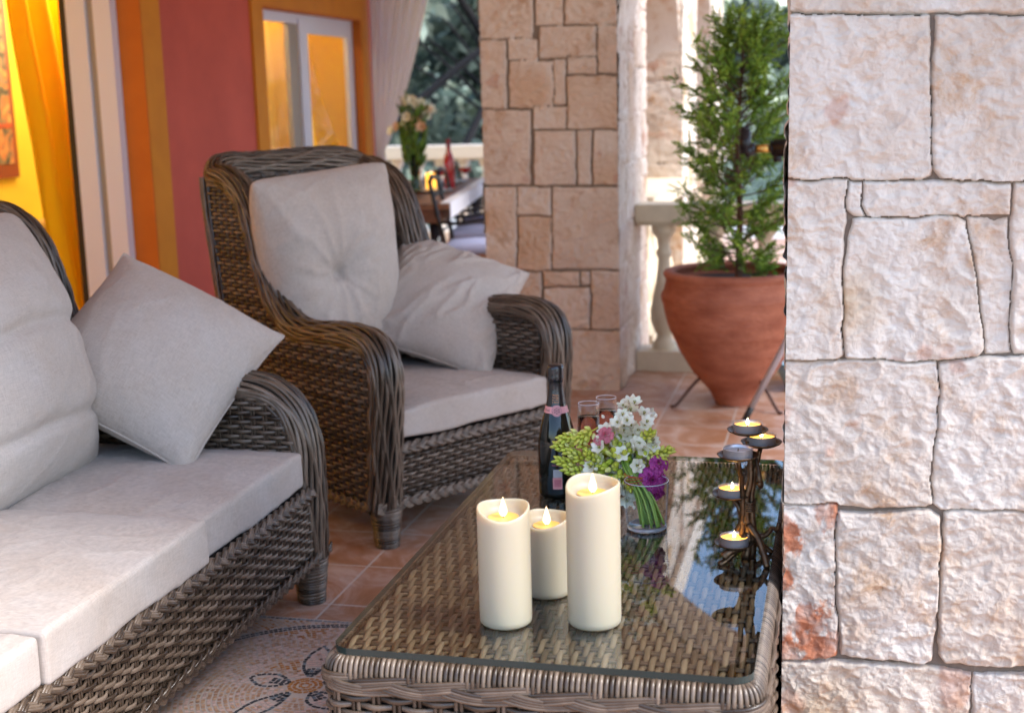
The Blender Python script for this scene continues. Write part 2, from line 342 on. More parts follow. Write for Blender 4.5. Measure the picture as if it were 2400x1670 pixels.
NEAR_STONES = {
    'A': [(-0.106, 1.495), (0.136, 1.487), (0.144, 1.354), (0.149, 1.216), (0.13, 1.212), (-0.103, 1.216)],
    'B': [(0.15, 1.484), (0.377, 1.479), (0.391, 1.203), (0.174, 1.207), (0.156, 1.225), (0.15, 1.29), (0.149, 1.354)],
    'T': [(-0.111, 1.569), (0.373, 1.547), (0.376, 1.485), (-0.11, 1.503)],
    'C': [(-0.103, 1.21), (0.008, 1.208), (0.008, 1.147), (0.001, 1.057), (0.004, 0.898), (-0.008, 0.889), (-0.099, 0.888)],
    'D': [(0.013, 1.205), (0.033, 1.205), (0.038, 1.149), (0.026, 1.147), (0.013, 1.157)],
    'E': [(0.04, 1.207), (0.278, 1.202), (0.279, 1.148), (0.049, 1.145), (0.039, 1.168)],
    'F': [(0.022, 1.139), (0.03, 1.142), (0.198, 1.143), (0.212, 1.136), (0.223, 1.089), (0.237, 0.995), (0.249, 0.912), (0.241, 0.902), (0.139, 0.888), (0.012, 0.892), (0.008, 0.944), (0.009, 1.057)],
    'G': [(0.217, 1.144), (0.277, 1.144), (0.287, 1.081), (0.293, 0.907), (0.256, 0.904), (0.252, 0.948), (0.241, 0.995), (0.228, 1.089)],
    'H': [(0.288, 1.202), (0.391, 1.203), (0.406, 0.903), (0.301, 0.905), (0.294, 1.027), (0.285, 1.144)],
    'I': [(-0.101, 0.883), (0.016, 0.886), (0.17, 0.885), (0.174, 0.85), (0.171, 0.751), (0.169, 0.626), (0.159, 0.62), (0.022, 0.615), (-0.098, 0.616)],
    'J': [(0.179, 0.884), (0.237, 0.895), (0.406, 0.898), (0.42, 0.623), (0.186, 0.618), (0.175, 0.626), (0.174, 0.71), (0.178, 0.817)],
    'K': [(-0.099, 0.611), (-0.001, 0.613), (0.006, 0.471), (0.005, 0.32), (-0.013, 0.312), (-0.096, 0.305)],
    'L': [(0.007, 0.599), (0.167, 0.611), (0.182, 0.601), (0.188, 0.525), (0.185, 0.413), (0.177, 0.325), (0.165, 0.318), (0.015, 0.319), (0.008, 0.471)],
    'M': [(0.194, 0.609), (0.21, 0.614), (0.42, 0.619), (0.435, 0.331), (0.204, 0.322), (0.193, 0.335), (0.192, 0.483)],
    'N': [(-0.096, 0.3), (0.012, 0.306), (0.181, 0.309), (0.249, 0.302), (0.249, 0.207), (0.252, 0.117), (-0.093, 0.083)],
    'O': [(0.255, 0.303), (0.435, 0.317), (0.445, 0.136), (0.262, 0.118)],
}
MID_STONES = [
     [(-1.627, 1.979), (-1.373, 1.967), (-1.381, 1.628), (-1.638, 1.637)] ,
     [(-1.364, 1.967), (-1.231, 1.96), (-1.237, 1.682), (-1.371, 1.687)] ,
     [(-1.225, 1.96), (-0.993, 1.949), (-0.996, 1.678), (-1.23, 1.686)] ,
     [(-1.638, 1.631), (-1.506, 1.627), (-1.515, 1.319), (-1.648, 1.322)] ,
     [(-1.498, 1.632), (-1.358, 1.627), (-1.36, 1.531), (-1.5, 1.536)] ,
     [(-1.351, 1.683), (-1.088, 1.673), (-1.09, 1.534), (-1.354, 1.543)] ,
     [(-1.082, 1.679), (-0.994, 1.675), (-0.996, 1.464), (-1.085, 1.467)] ,
     [(-1.497, 1.536), (-1.291, 1.529), (-1.296, 1.319), (-1.503, 1.324)] ,
     [(-1.287, 1.535), (-1.232, 1.533), (-1.236, 1.335), (-1.291, 1.336)] ,
     [(-1.224, 1.544), (-1.09, 1.54), (-1.091, 1.464), (-1.225, 1.467)] ,
     [(-1.226, 1.46), (-0.993, 1.453), (-0.995, 1.216), (-1.23, 1.221)] ,
     [(-1.388, 1.327), (-1.234, 1.324), (-1.236, 1.221), (-1.391, 1.224)] ,
     [(-1.636, 1.316), (-1.401, 1.31), (-1.409, 0.968), (-1.647, 0.971)] ,
     [(-1.385, 1.216), (-1.191, 1.212), (-1.195, 0.966), (-1.391, 0.968)] ,
     [(-1.183, 1.214), (-1.118, 1.213), (-1.122, 0.965), (-1.187, 0.966)] ,
     [(-1.11, 1.213), (-0.992, 1.21), (-0.994, 0.964), (-1.113, 0.965)] ,
     [(-1.635, 0.961), (-1.476, 0.959), (-1.486, 0.574), (-1.647, 0.573)] ,
     [(-1.472, 0.959), (-1.313, 0.958), (-1.315, 0.826), (-1.476, 0.827)] ,
     [(-1.473, 0.82), (-1.313, 0.819), (-1.318, 0.567), (-1.48, 0.567)] ,
     [(-1.305, 0.958), (-0.99, 0.955), (-0.994, 0.576), (-1.313, 0.575)] ,
     [(-1.629, 0.557), (-1.366, 0.559), (-1.372, 0.286), (-1.637, 0.282)] ,
     [(-1.357, 0.562), (-1.185, 0.563), (-1.186, 0.494), (-1.359, 0.493)] ,
     [(-1.178, 0.563), (-1.134, 0.564), (-1.135, 0.5), (-1.179, 0.5)] ,
     [(-1.128, 0.566), (-0.979, 0.567), (-0.981, 0.293), (-1.132, 0.29)] ,
     [(-1.357, 0.485), (-1.136, 0.487), (-1.139, 0.29), (-1.361, 0.287)] ,
     [(-1.625, 0.276), (-1.272, 0.282), (-1.278, -0.031), (-1.634, -0.041)] ,
     [(-1.266, 0.282), (-0.975, 0.287), (-0.979, -0.023), (-1.271, -0.031)] ,
]

near_list = list(NEAR_STONES.values()); keys = list(NEAR_STONES)
rg_ = random.Random(5)
near_list += bsp(-.093, 0, .5, .11, rg_) + bsp(.40, .12, .5, 1.57, rg_) + bsp(-.093, 1.575, .5, 2.7, rg_)
tn = [rg_.random() for _ in near_list]
for k_, v_ in dict(A=.35, B=.3, T=.3, C=.45, D=.6, E=.6, F=.72, G=.6, H=.6, I=.35, J=.45, K=.55, L=.62, M=.12, N=.8, O=.7).items(): tn[keys.index(k_)] = v_
pillar('stone_pillar', 'nearest and largest stone pillar, pale cream blocks with a rust stained one, beside the coffee table', -.093, .5, 2.45, 3.05, 2.62, M['stone'], near_list, (.0021, .006, .02), 11, zsplit=1.6, rust=(keys.index('K'),), tones=tn)
mid_list = MID_STONES + bsp(-1.63, 1.99, -.995, 2.62, random.Random(2))
pillar('stone_pillar', 'tan stone pillar of small fitted blocks standing behind the armchair', -1.63, -.995, 6.12, 7.04, 2.62, M['stone_dim'], mid_list, (.0055, .008, .03), 21, grow=.0018)
pillar('stone_pillar', 'distant arcade pillar seen just right of the tan pillar, behind the balustrade', -1.60, -1.0, 8.72, 9.54, 2.62, M['stone'], None, (.012, .012, .04), 31)
pillar('stone_pillar', 'farthest arcade pillar, a narrow strip of stone beside the top of the conifer', -1.60, -1.0, 10.9, 11.7, 2.62, M['stone'], None, (.015, .015, .04), 41)

def arch_wall(name, label, a0, a1, fix0, fix1, axis, zs, zc, ztop, m, seed, step=.014):
    """masonry over an arched opening from a0 to a1; fix0..fix1 is its thickness"""
    mb = MB(); ac, ra = (a0+a1)/2, (a1-a0)/2
    arc = lambda x: zs+(zc-zs)*np.sqrt(np.clip(1-((x-ac)/ra)**2, 0, 1))
    rng = random.Random(seed); ps = bsp(a0, zs, a1, ztop, rng)
    for kd, c in ((('-v', fix0), ('+v', fix1)) if axis == 'u' else (('-u', fix0), ('+u', fix1))):
        stone_sheet(mb, ps, a0, a1, zs, ztop, step, face_to3d(kd, c), seed, clip=lambda X, Z: Z > arc(X)-.004)
    t = np.linspace(0, PI, 40); xs = ac-ra*np.cos(t); zz = zs+(zc-zs)*np.sin(t)
    sof = np.stack([np.stack([xs, np.full(40, f_), zz], -1) if axis == 'u' else np.stack([np.full(40, f_), xs, zz], -1) for f_ in (fix0-.002, fix1+.002)], 0)
    mb.add(sof, grid_quads(2, 40), .6)
    o = finish_stone(mb, name, m); return tag(o, label, 'arch')
arch_wall('stone_arch', 'stone arch over the potted conifer, springing from the tan pillar', -.995, 1.5, 6.15, 6.62, 'u', 1.66, 2.46, 2.62, M['stone_dim'], 51)
arch_wall('stone_arch', 'arcade arch between the tan pillar and the next one', 7.04, 8.72, -1.58, -1.02, 'v', 1.55, 2.25, 2.62, M['stone'], 61)
arch_wall('stone_arch', 'farther arcade arch between the two distant pillars', 9.54, 10.9, -1.58, -1.02, 'v', 1.55, 2.25, 2.62, M['stone'], 71)
pillar('stone_pillar', 'stone pillar at the right end of the arch, hidden behind the near pillar', 1.5, 2.0, 6.12, 6.65, 2.62, M['stone_dim'], None, (.03, .03, .05), 81)
roof = MB().box((-3.7, .2, 2.62), (-.98, 10.9, 2.85)).box((-.98, 1.9, 2.62), (1.95, 6.66, 2.85)).build('terrace_ceiling', mat('ceiling_plaster', (.75, .68, .60), .9, bump=.2, bscale=40))
tag(roof, kind='structure')

# ---------------------------------------------------------------- floor
def floor_mat():
    m, t, o = nt('marble_floor_tiles'); L = t.links.new
    b = N(t, 'ShaderNodeBsdfPrincipled', i_Roughness=.42); b.inputs['Specular IOR Level'].default_value = .4; L(b.outputs[0], o.inputs[0])
    tc = N(t, 'ShaderNodeTexCoord'); mp = N(t, 'ShaderNodeMapping'); mp.inputs['Location'].default_value = (1.36/.31, -3.31/.31, 0); mp.inputs['Scale'].default_value = (1/.31,)*3
    L(tc.outputs['Object'], mp.inputs[0]); br = N(t, 'ShaderNodeTexBrick', offset=0, squash=1)
    for k_, v_ in dict(Scale=1, Brick_Width=1, Row_Height=1, Mortar_Size=.012, Mortar_Smooth=.1, Bias=0).items(): br.inputs[k_.replace('_', ' ')].default_value = v_
    br.inputs['Color1'].default_value = (0, 0, 0, 1); br.inputs['Color2'].default_value = (1, 1, 1, 1); L(mp.outputs[0], br.inputs[0])
    n1 = N(t, 'ShaderNodeTexNoise', i_Scale=5, i_Detail=8, i_Roughness=.68, i_Distortion=1.5); L(tc.outputs['Object'], n1.inputs['Vector'])
    r = N(t, 'ShaderNodeValToRGB'); e = r.color_ramp.elements; e[0].position = .34; e[0].color = (.38, .18, .09, 1); e[1].position = .66; e[1].color = (.62, .47, .40, 1)
    x = e.new(.47); x.color = (.46, .25, .16, 1); x = e.new(.55); x.color = (.52, .34, .26, 1); L(n1.outputs['Fac'], r.inputs[0])
    x1 = N(t, 'ShaderNodeMix', data_type='RGBA', blend_type='MULTIPLY'); x1.inputs[0].default_value = .22; L(r.outputs[0], x1.inputs[6]); L(br.outputs['Color'], x1.inputs[7])
    x2 = N(t, 'ShaderNodeMix', data_type='RGBA'); L(br.outputs['Fac'], x2.inputs[0]); L(x1.outputs[2], x2.inputs[6]); x2.inputs[7].default_value = (.52, .46, .42, 1)
    L(x2.outputs[2], b.inputs['Base Color'])
    bp = N(t, 'ShaderNodeBump', i_Strength=.3, i_Distance=.003, invert=True); L(br.outputs['Fac'], bp.inputs['Height'])
    n2 = N(t, 'ShaderNodeTexNoise', i_Scale=18, i_Detail=6); L(tc.outputs['Object'], n2.inputs['Vector']); b2 = N(t, 'ShaderNodeBump', i_Strength=.25, i_Distance=.004); L(n2.outputs['Fac'], b2.inputs['Height']); L(bp.outputs[0], b2.inputs['Normal']); L(b2.outputs[0], b.inputs['Normal'])
    return m
fl = MB().box((-7.5, -6, -.3), (4, 12.9, 0)).build('terrace_floor', floor_mat()); tag(fl, kind='structure')
gm = mat('pale_ground', (.50, .50, .52), .9, dark=(.38, .39, .41), nscale=.6)
g = MB().box((-200, -200, -1.2), (200, 200, -1.0)).build('ground', gm); tag(g, kind='structure')

# mosaic medallion: individually laid tesserae
def mosaic():
    mb = MB(); cu, cv, r0 = -1.21, 2.76, .405; fu, fv = -1.222, 2.79
    U0, U1, V0, V1 = -1.68, -.74, 2.29, 3.19
    z0 = .004
    mb.box((U0, V0, .0005), (U1, V1, z0), 5, 1)
    tes = []  # x, y, angle, length, width, color id
    guard = []
    def path(P, colf, l=.0125, w=.0105, closed=False):
        P = np.array(P); 
        if closed: P = np.vstack([P, P[:1]])
        L = np.concatenate([[0], np.cumsum(np.linalg.norm(np.diff(P, axis=0), axis=1))]); n = max(2, int(L[-1]/l))
        for i in range(n):
            s = (i+.5)*L[-1]/n; x = np.interp(s, L, P[:, 0]); y = np.interp(s, L, P[:, 1]); e = .003
            dx = np.interp(s+e, L, P[:, 0])-np.interp(s-e, L, P[:, 0]); dy = np.interp(s+e, L, P[:, 1])-np.interp(s-e, L, P[:, 1])
            tes.append((x, y, math.atan2(dy, dx), l, w, colf())); guard.append((x, y))
    dk = lambda: 0 if random.random() < .85 else 1
    bl = lambda: 1 if random.random() < .7 else 0
    for rr in (r0, r0-.013): path([(cu+rr*math.cos(a), cv+rr*math.sin(a)) for a in np.linspace(0, 2*PI, 200)], dk)
    path([(U0+.012, V1-.012), (U1-.012, V1-.012), (U1-.012, V0+.012), (U0+.012, V0+.012)], bl, closed=True)
    for k in range(5):
        a = R(28+72*k); ca, sa = math.cos(a), math.sin(a)
        lo, wi, d0 = (.105, .034, .045) if k % 2 == 0 else (.18, .030, .05)
        pts = []
        for t in np.linspace(0, 2*PI, 60, endpoint=False):
            lx = d0+lo/2-lo/2*math.cos(t); ly = wi*math.sin(t)*(.55+.45*math.sin(min(PI, max(0, (lx-d0)/lo*PI))))
            pts.append((fu+lx*ca-ly*sa, fv+lx*sa+ly*ca))
        path(pts, dk, closed=True)
        for q in (-1, 0, 1): path([(fu+(d0+.01)*ca-q*.008*sa, fv+(d0+.01)*sa+q*.008*ca), (fu+(d0+.05)*ca-q*.012*sa, fv+(d0+.05)*sa+q*.012*ca)], dk)
    for rr in (.012, .026, .038): path([(fu+rr*math.cos(a), fv+rr*math.sin(a)) for a in np.linspace(0, 2*PI, 60)], lambda: 4)
    G = np.array(guard)
    def petal(x, y):
        d = math.hypot(x-fu, y-fv); a = math.degrees(math.atan2(y-fv, x-fu))
        k = round((a-28)/72); da = R(a-28-72*k); lx = d*math.cos(da); ly = d*math.sin(da)
        lo, wi, d0 = (.115, .042, .045) if k % 2 == 0 else (.20, .035, .05)
        return d0 < lx < d0+lo and abs(ly) < wi*math.sin((lx-d0)/lo*PI)
    def bg(x, y, ang, l, w, c):
        if (np.hypot(G[:, 0]-x, G[:, 1]-y) < .0108).any(): return
        if petal(x, y): c = 3 if random.random() < .8 else 2
        tes.append((x, y, ang, l, w, c))
    rr = r0-.028
    while rr > .04:
        n = int(2*PI*rr/.0135)
        for i in range(n):
            a = 2*PI*(i+.5*random.random())/n; x, y = cu+rr*math.cos(a), cv+rr*math.sin(a)
            w = vnoise(x*9, y*9); c = 4 if w > .25 and random.random() < .7 else (2 if random.random() < .6 else 3)
            bg(x, y, a+PI/2, .0125, .0105, int(c))
        rr -= .0128
    oc = (U0-.12, V0+.35)
    rr = .1
    while rr < 1.4:
        n = int(2*PI*rr/.014)
        for i in range(n):
            a = 2*PI*i/n; x, y = oc[0]+rr*math.cos(a), oc[1]+rr*math.sin(a)
            if U0+.02 < x < U1-.02 and V0+.02 < y < V1-.02 and math.hypot(x-cu, y-cv) > r0+.008: bg(x, y, a+PI/2, .0125, .0105, 2 if random.random() < .75 else 4)
        rr += .0132
    T_ = np.array(tes); ca, sa = np.cos(T_[:, 2]), np.sin(T_[:, 2]); j = RNG.normal(0, .0006, (len(T_), 2))
    V = []
    for sx, sy in ((-1, -1), (1, -1), (1, 1), (-1, 1)):
        lx, ly = sx*(T_[:, 3]/2-.0011+RNG.normal(0, .0004, len(T_))), sy*(T_[:, 4]/2-.0010+RNG.normal(0, .0004, len(T_)))
        V.append(np.stack([T_[:, 0]+lx*ca-ly*sa+j[:, 0], T_[:, 1]+lx*sa+ly*ca+j[:, 1], np.full(len(T_), z0+.0012)], -1))
    V = np.stack(V, 1); k = len(T_); F = np.arange(k*4).reshape(k, 4)
    tone = np.repeat((T_[:, 5]+.1+.8*RNG.random(k))/5, 4); mb.add(V, F, tone, 0)
    m, t, o = nt('mosaic_tesserae'); L = t.links.new; b = N(t, 'ShaderNodeBsdfPrincipled', i_Roughness=.45); L(b.outputs[0], o.inputs[0]); at = N(t, 'ShaderNodeAttribute', attribute_name='tone')
    r = N(t, 'ShaderNodeValToRGB'); r.color_ramp.interpolation = 'LINEAR'; e = r.color_ramp.elements; e[0].position = .0; e[0].color = (.05, .05, .055, 1); e[1].position = 1; e[1].color = (.42, .16, .04, 1)
    for p_, c_ in ((.19, (.07, .08, .09, 1)), (.21, (.12, .17, .20, 1)), (.39, (.22, .27, .30, 1)), (.41, (.42, .24, .15, 1)), (.59, (.58, .38, .25, 1)), (.61, (.60, .40, .34, 1)), (.79, (.64, .46, .40, 1)), (.81, (.50, .23, .07, 1))): x = e.new(p_); x.color = c_
    L(at.outputs['Fac'], r.inputs[0]); L(r.outputs[0], b.inputs['Base Color'])
    o_ = mb.build('floor_mosaic', [m, mat('mosaic_grout', (.50, .42, .37), .8)], smooth=False)
    tag(o_, kind='structure')
mosaic()

# ---------------------------------------------------------------- house front
house = empty('house_front', (0, 0, 0), 0, 'red plastered house wall with orange framed sliding doors along the terrace', 'house')
UW = -3.35; UI = -3.68
DH = 2.18  # door head
DV0, DV1 = 2.6, 6.12; WV0, WV1, WH = 7.56, 9.25, 1.94
w = MB()
w.box((UI, 1.0, 0), (UW, DV0, 2.62)); w.box((UI, DV0, DH), (UW, DV1, 2.62)); w.box((UI, DV1, 0), (UW, 6.9, 2.62)); w.box((-3.46, 6.9, 0), (UW, WV0, 2.62))
w.box((-3.46, WV0, WH), (UW, WV1, 2.62)); w.box((-3.46, WV1, 0), (UW, 9.70, 2.62))
w.build('wall', M['red_plaster'], house)
def surround(v0, v1, h, wd, name='door_trim', UI=UI):
    t = MB(); p = .018
    t.box((UW, v1, 0), (UW+p, v1+wd, h+wd)); t.box((UW, v0-wd, 0), (UW+p, v0, h+wd)); t.box((UW, v0, h), (UW+p, v1, h+wd))
    t.build(name, M['amber_paint'], house)
    r = MB(); e = .012
    r.box((UI, v1-e, 0), (UW+.016, v1+.0, h)); r.box((UI, v0, 0), (UW+.016, v0+e, h)); r.box((UI, v0+e, h-e), (UW+.016, v1-e, h))
    r.build('reveal', M['orange_paint'], house)
surround(DV0, DV1, DH, .185); surround(WV0, WV1, WH, .15, 'window_trim', -3.435)
M['pane'] = mat_thin_glass('window_pane', (.96, .97, .96), 1.5)
# big sliding door: far jamb frame, sash stile, black seal
dr = MB().box((-3.555, DV1-.07, 0), (-3.46, DV1-.012, DH-.012)).box((-3.67, DV0+.012, DH-.07), (-3.46, DV1-.07, DH-.012)).build('door_frame', M['white_pvc'], house)
MB().box((-3.595, DV1-.055, 0), (-3.555, DV1-.012, DH-.012)).build('guide_rail', M['grey_pvc'], dr)
sd = MB().box((-3.70, DV1-.075, .03), (-3.595, DV1-.012, DH-.07)).build('sliding_sash', M['white_pvc'], house)
MB().box((-3.735, DV1-.075, .03), (-3.702, DV1-.012, DH-.07)).build('rubber_seal', M['black_rubber'], sd)
# window with two sashes
wf = MB()
ux0, ux1 = -3.43, -3.395
wf.box((ux0, WV0+.012, WH-.075), (ux1, WV1-.012, WH-.012)); wf.box((ux0, WV0+.012, 0), (ux1, WV0+.035, WH-.075)); wf.box((ux0, WV1-.115, 0), (ux1, WV1-.012, WH-.075)); wf.box((ux0, WV0+.035, 0), (ux1, WV1-.115, .05))
wf = wf.build('window_frame', M['white_pvc'], house)
MB().box((-3.43, 8.09, .05), (-3.40, 8.225, WH-.075)).build('grey_stile', M['grey_pvc'], wf)
MB().box((-3.415, 8.235, .05), (-3.385, 8.37, WH-.04)).build('sash_stile', M['white_pvc'], wf)
MB().box((-3.415, 8.37, WH-.13), (-3.392, WV1-.115, WH-.075)).build('sash_rail', M['white_pvc'], wf)
MB().box((-3.415, 8.37, .9), (-3.395, WV1-.115, .96)).build('sash_rail', M['white_pvc'], wf)
MB().box((-3.42, WV0+.035, .05), (-3.416, 8.09, WH-.075)).build('left_pane', M['pane'], wf)
MB().box((-3.41, 8.37, .05), (-3.406, WV1-.115, WH-.12)).build('right_pane', M['pane'], wf)
# yellow room behind
rm = MB(); rm.box((-5.4, 1.2, 0), (-5.3, 11.6, 2.6)); rm.box((-5.3, 1.2, 0), (UI-.002, 1.3, 2.6)); rm.box((-5.3, 11.5, 0), (-4.25, 11.6, 2.6)); rm.box((-5.4, 1.2, 2.6), (UI-.002, 9.69, 2.64)); rm.box((-5.4, 9.69, 2.6), (-4.2, 11.6, 2.64)); rm.box((-4.25, 9.70, 0), (-4.2, 11.6, 2.6)); rm.box((-4.25, 9.65, 0), (-3.462, 9.70, 2.6))
rm.build('room_wall', M['yellow_paint'], house)

def pleats(name, m, P0, P1, z0, z1, label, cat, n=9, amp=.03, gather=None, seed=1, nz=40, parent=None):
    """hanging cloth between two floor points; gather(z)->(a,b) range of width used"""
    P0, P1 = np.array(P0, float), np.array(P1, float); L = np.linalg.norm(P1-P0); d = (P1-P0)/L; nrm = np.array([-d[1], d[0]])
    s = np.linspace(0, 1, n*14); z = np.linspace(z0, z1, nz); S, Z = np.meshgrid(s, z, indexing='ij')
    ga = np.array([gather(q) if gather else (0, 1) for q in z]); A, B = ga[:, 0][None], ga[:, 1][None]
    X = (A+(B-A)*(S+.03*fbm(S*3+seed, Z*.8, o=2)))*L; am = amp*np.clip((B-A), .25, 1)
    Y = am*(np.sin(S*n*2*PI+1.4*fbm(S*2+seed, Z*1.2, o=2))+.5*fbm(S*9+seed, Z*.7, o=2))
    V = np.stack([P0[0]+d[0]*X+nrm[0]*Y, P0[1]+d[1]*X+nrm[1]*Y, Z+.0*X], -1)
    mb = MB().add(V, grid_quads(len(s), nz)); o = mb.build(name, m, parent)
    if label: tag(o, label, cat)
    md = o.modifiers.new('t', 'SOLIDIFY'); md.thickness = .002
    return o
def sheer_mat(name, c, tfac):
    m, t, o = nt(name); L = t.links.new; d = N(t, 'ShaderNodeBsdfDiffuse'); d.inputs[0].default_value = c4(c); tl = N(t, 'ShaderNodeBsdfTranslucent'); tl.inputs[0].default_value = c4(c)
    mx = N(t, 'ShaderNodeMixShader'); mx.inputs[0].default_value = tfac; L(d.outputs[0], mx.inputs[1]); L(tl.outputs[0], mx.inputs[2]); L(mx.outputs[0], o.inputs[0]); return m
M['sheer'] = sheer_mat('sheer_white', (.93, .91, .93), .62); M['yellow_cloth'] = sheer_mat('yellow_voile', (.93, .74, .03), .4)
# yellow curtain in the open doorway: hangs on a slant, drawn back to the right
pleats('yellow_curtain', M['yellow_cloth'], (-4.04, 6.08), (-4.04, 7.2), .05, 2.5, 'yellow floor length curtain hanging inside the open sliding door', 'curtain', n=7, amp=.045, gather=lambda z: (.0+.28*max(0, 1-z/2.0), .95), seed=4)
pleats('room_curtain', sheer_mat('peach_voile', (.93, .76, .30), .4), (-3.92, 8.3), (-3.92, 9.6), .05, 2.4, 'cream curtain drawn back behind the right pane of the far window', 'curtain', n=6, amp=.04, gather=lambda z: (.25*max(0, 1.9-z), 1), seed=8)
# white sheer tied back at the wall by the dining table
def ga(z):
    t = (z-1.02)/1.6
    return (0.0, .12+.95*max(t, 0)**.8) if t > 0 else (0.0, .12+.30*min(1, -t*1.3))
pleats('sheer_curtain', M['sheer'], (-3.31, 9.38), (-2.80, 9.50), .02, 2.6, 'white sheer curtain tied back against the red wall beside the dining table', 'curtain', n=6, amp=.035, gather=ga, seed=2)

# tapestry on the far room wall, radiator under it

tp = empty('tapestry', (-5.3, 6.85, 1.5), 0, 'framed ochre and grey figured tapestry hanging inside the yellow room', 'tapestry')
MB().box((.002, -1.2, -.56), (.03, 1.05, .75)).build('frame', mat('red_brown_frame', (.26, .06, .02), .5), tp)
tm, t_, o_ = nt('tapestry_weave'); b_ = N(t_, 'ShaderNodeBsdfPrincipled', i_Roughness=.9); t_.links.new(b_.outputs[0], o_.inputs[0])
tc_ = N(t_, 'ShaderNodeTexCoord'); v1_ = N(t_, 'ShaderNodeTexVoronoi', i_Scale=9, i_Randomness=1); n_ = N(t_, 'ShaderNodeTexNoise', i_Scale=6, i_Detail=5, i_Distortion=2); r_ = N(t_, 'ShaderNodeValToRGB')
t_.links.new(tc_.outputs['Object'], n_.inputs['Vector']); t_.links.new(n_.outputs['Fac'], r_.inputs[0]); e_ = r_.color_ramp.elements; e_[0].position = .36; e_[0].color = (.10, .085, .05, 1); e_[1].position = .62; e_[1].color = (.62, .36, .12, 1)
x_ = e_.new(.45); x_.color = (.30, .22, .11, 1); x_ = e_.new(.52); x_.color = (.52, .17, .05, 1); t_.links.new(r_.outputs[0], b_.inputs['Base Color'])
MB().box((.03, -1.14, -.47), (.036, 1.0, .68)).build('woven_picture', tm, tp)
MB().box((.036, -1.14, -.24), (.040, 1.0, -.21)).box((.036, -1.14, .48), (.040, 1.0, .51)).build('border_band', mat('border_red', (.45, .09, .03), .8), tp)
rd = empty('radiator', (-5.2, 8.4, 0), 0, 'pale ribbed radiator standing low against the yellow room wall', 'radiator')
rm_ = mat('radiator_paint', (.80, .62, .32), .5); m_ = MB()
for k in range(11): m_.box((-.05, -.35+k*.064, .12), (.05, -.35+k*.064+.05, .60))
m_.box((-.03, -.35, .16), (.03, .34, .2)); m_.box((-.03, -.35, .54), (.03, .34, .58)); m_.build('ribs', rm_, rd)
MB().box((-.07, -.37, .61), (.07, .36, .64)).build('cover_shelf', rm_, rd)
ur = empty('floor_urn', (-4.55, 10.75, 0), 0, 'dark urn on a dark stand seen through the left window pane', 'urn')
du = mat('dark_urn', (.06, .045, .04), .35)
MB().lathe([(0, .88), (.10, .88), (.16, .95), (.20, 1.1), (.19, 1.22), (.12, 1.34), (.08, 1.40), (.10, 1.45), (.07, 1.45), (.06, 1.4), (0, 1.38)], 28).build('urn_body', du, ur)
MB().lathe([(0, 0), (.2, 0), (.2, .04), (.13, .08), (.11, .4), (.13, .8), (.19, .84), (.19, .88), (0, .88)], 24).build('stand', du, ur)

# ---------------------------------------------------------------- balustrades
BAL = [(.062, .0), (.062, .03), (.045, .045), (.038, .07), (.05, .09), (.068, .14), (.072, .19), (.060, .26), (.042, .34), (.032, .42), (.030, .46), (.040, .475), (.040, .495), (.030, .51), (.036, .56), (.056, .585), (.062, .60), (.062, .63)]
def balustrade(name, label, p0, p1, base=.10, top=.835, sp=.225, w=.2, railh=.085, matl=None):
    matl = matl or M['cream_paint']
    p0, p1 = np.array(p0, float), np.array(p1, float); L = np.linalg.norm(p1-p0); an = math.atan2(*(p1-p0)[::-1])
    r = empty(name, (p0[0], p0[1], 0), an, label, 'balustrade')
    MB().box((0, -w/2, 0), (L, w/2, base)).build('plinth', matl, r)
    m = MB().box((0, -w/2-.01, top-railh), (L, w/2+.01, top)).box((0, -w/2+.02, top-railh-.02), (L, w/2-.02, top-railh-.0005)).build('top_rail', matl, r)
    mod = m.modifiers.new('b', 'BEVEL'); mod.width = .008; mod.segments = 2
    hh = top-railh-.02-base; proto = None; n = int(L/sp)
    for k in range(n):
        x = (k+.5)*L/n
        if proto is None:
            mb = MB().lathe([(a, base+b*hh/.63) for a, b in BAL], 20)
            proto = mb.build('baluster', matl, r); proto.location = (x, 0, 0)
        else: c = proto.copy(); COL.objects.link(c); c.location = (x, 0, 0)
    return r
balustrade('balustrade', 'cream stone balustrade in shade behind the terracotta pot', (-.985, 6.70), (1.5, 6.60), sp=.235)
balustrade('balustrade', 'sunlit cream balustrade running away between the tan pillar and the distant one', (-1.12, 7.05), (-1.12, 8.72), w=.30)
balustrade('balustrade', 'farther cream balustrade between the two distant arcade pillars', (-1.12, 9.55), (-1.12, 10.9), w=.30)
balustrade('balustrade', 'white topped balustrade across the far end of the dining terrace', (-5.5, 12.7), (-1.0, 12.7), top=.93, railh=.12, matl=mat('white_coping', (.78, .74, .70), .6))

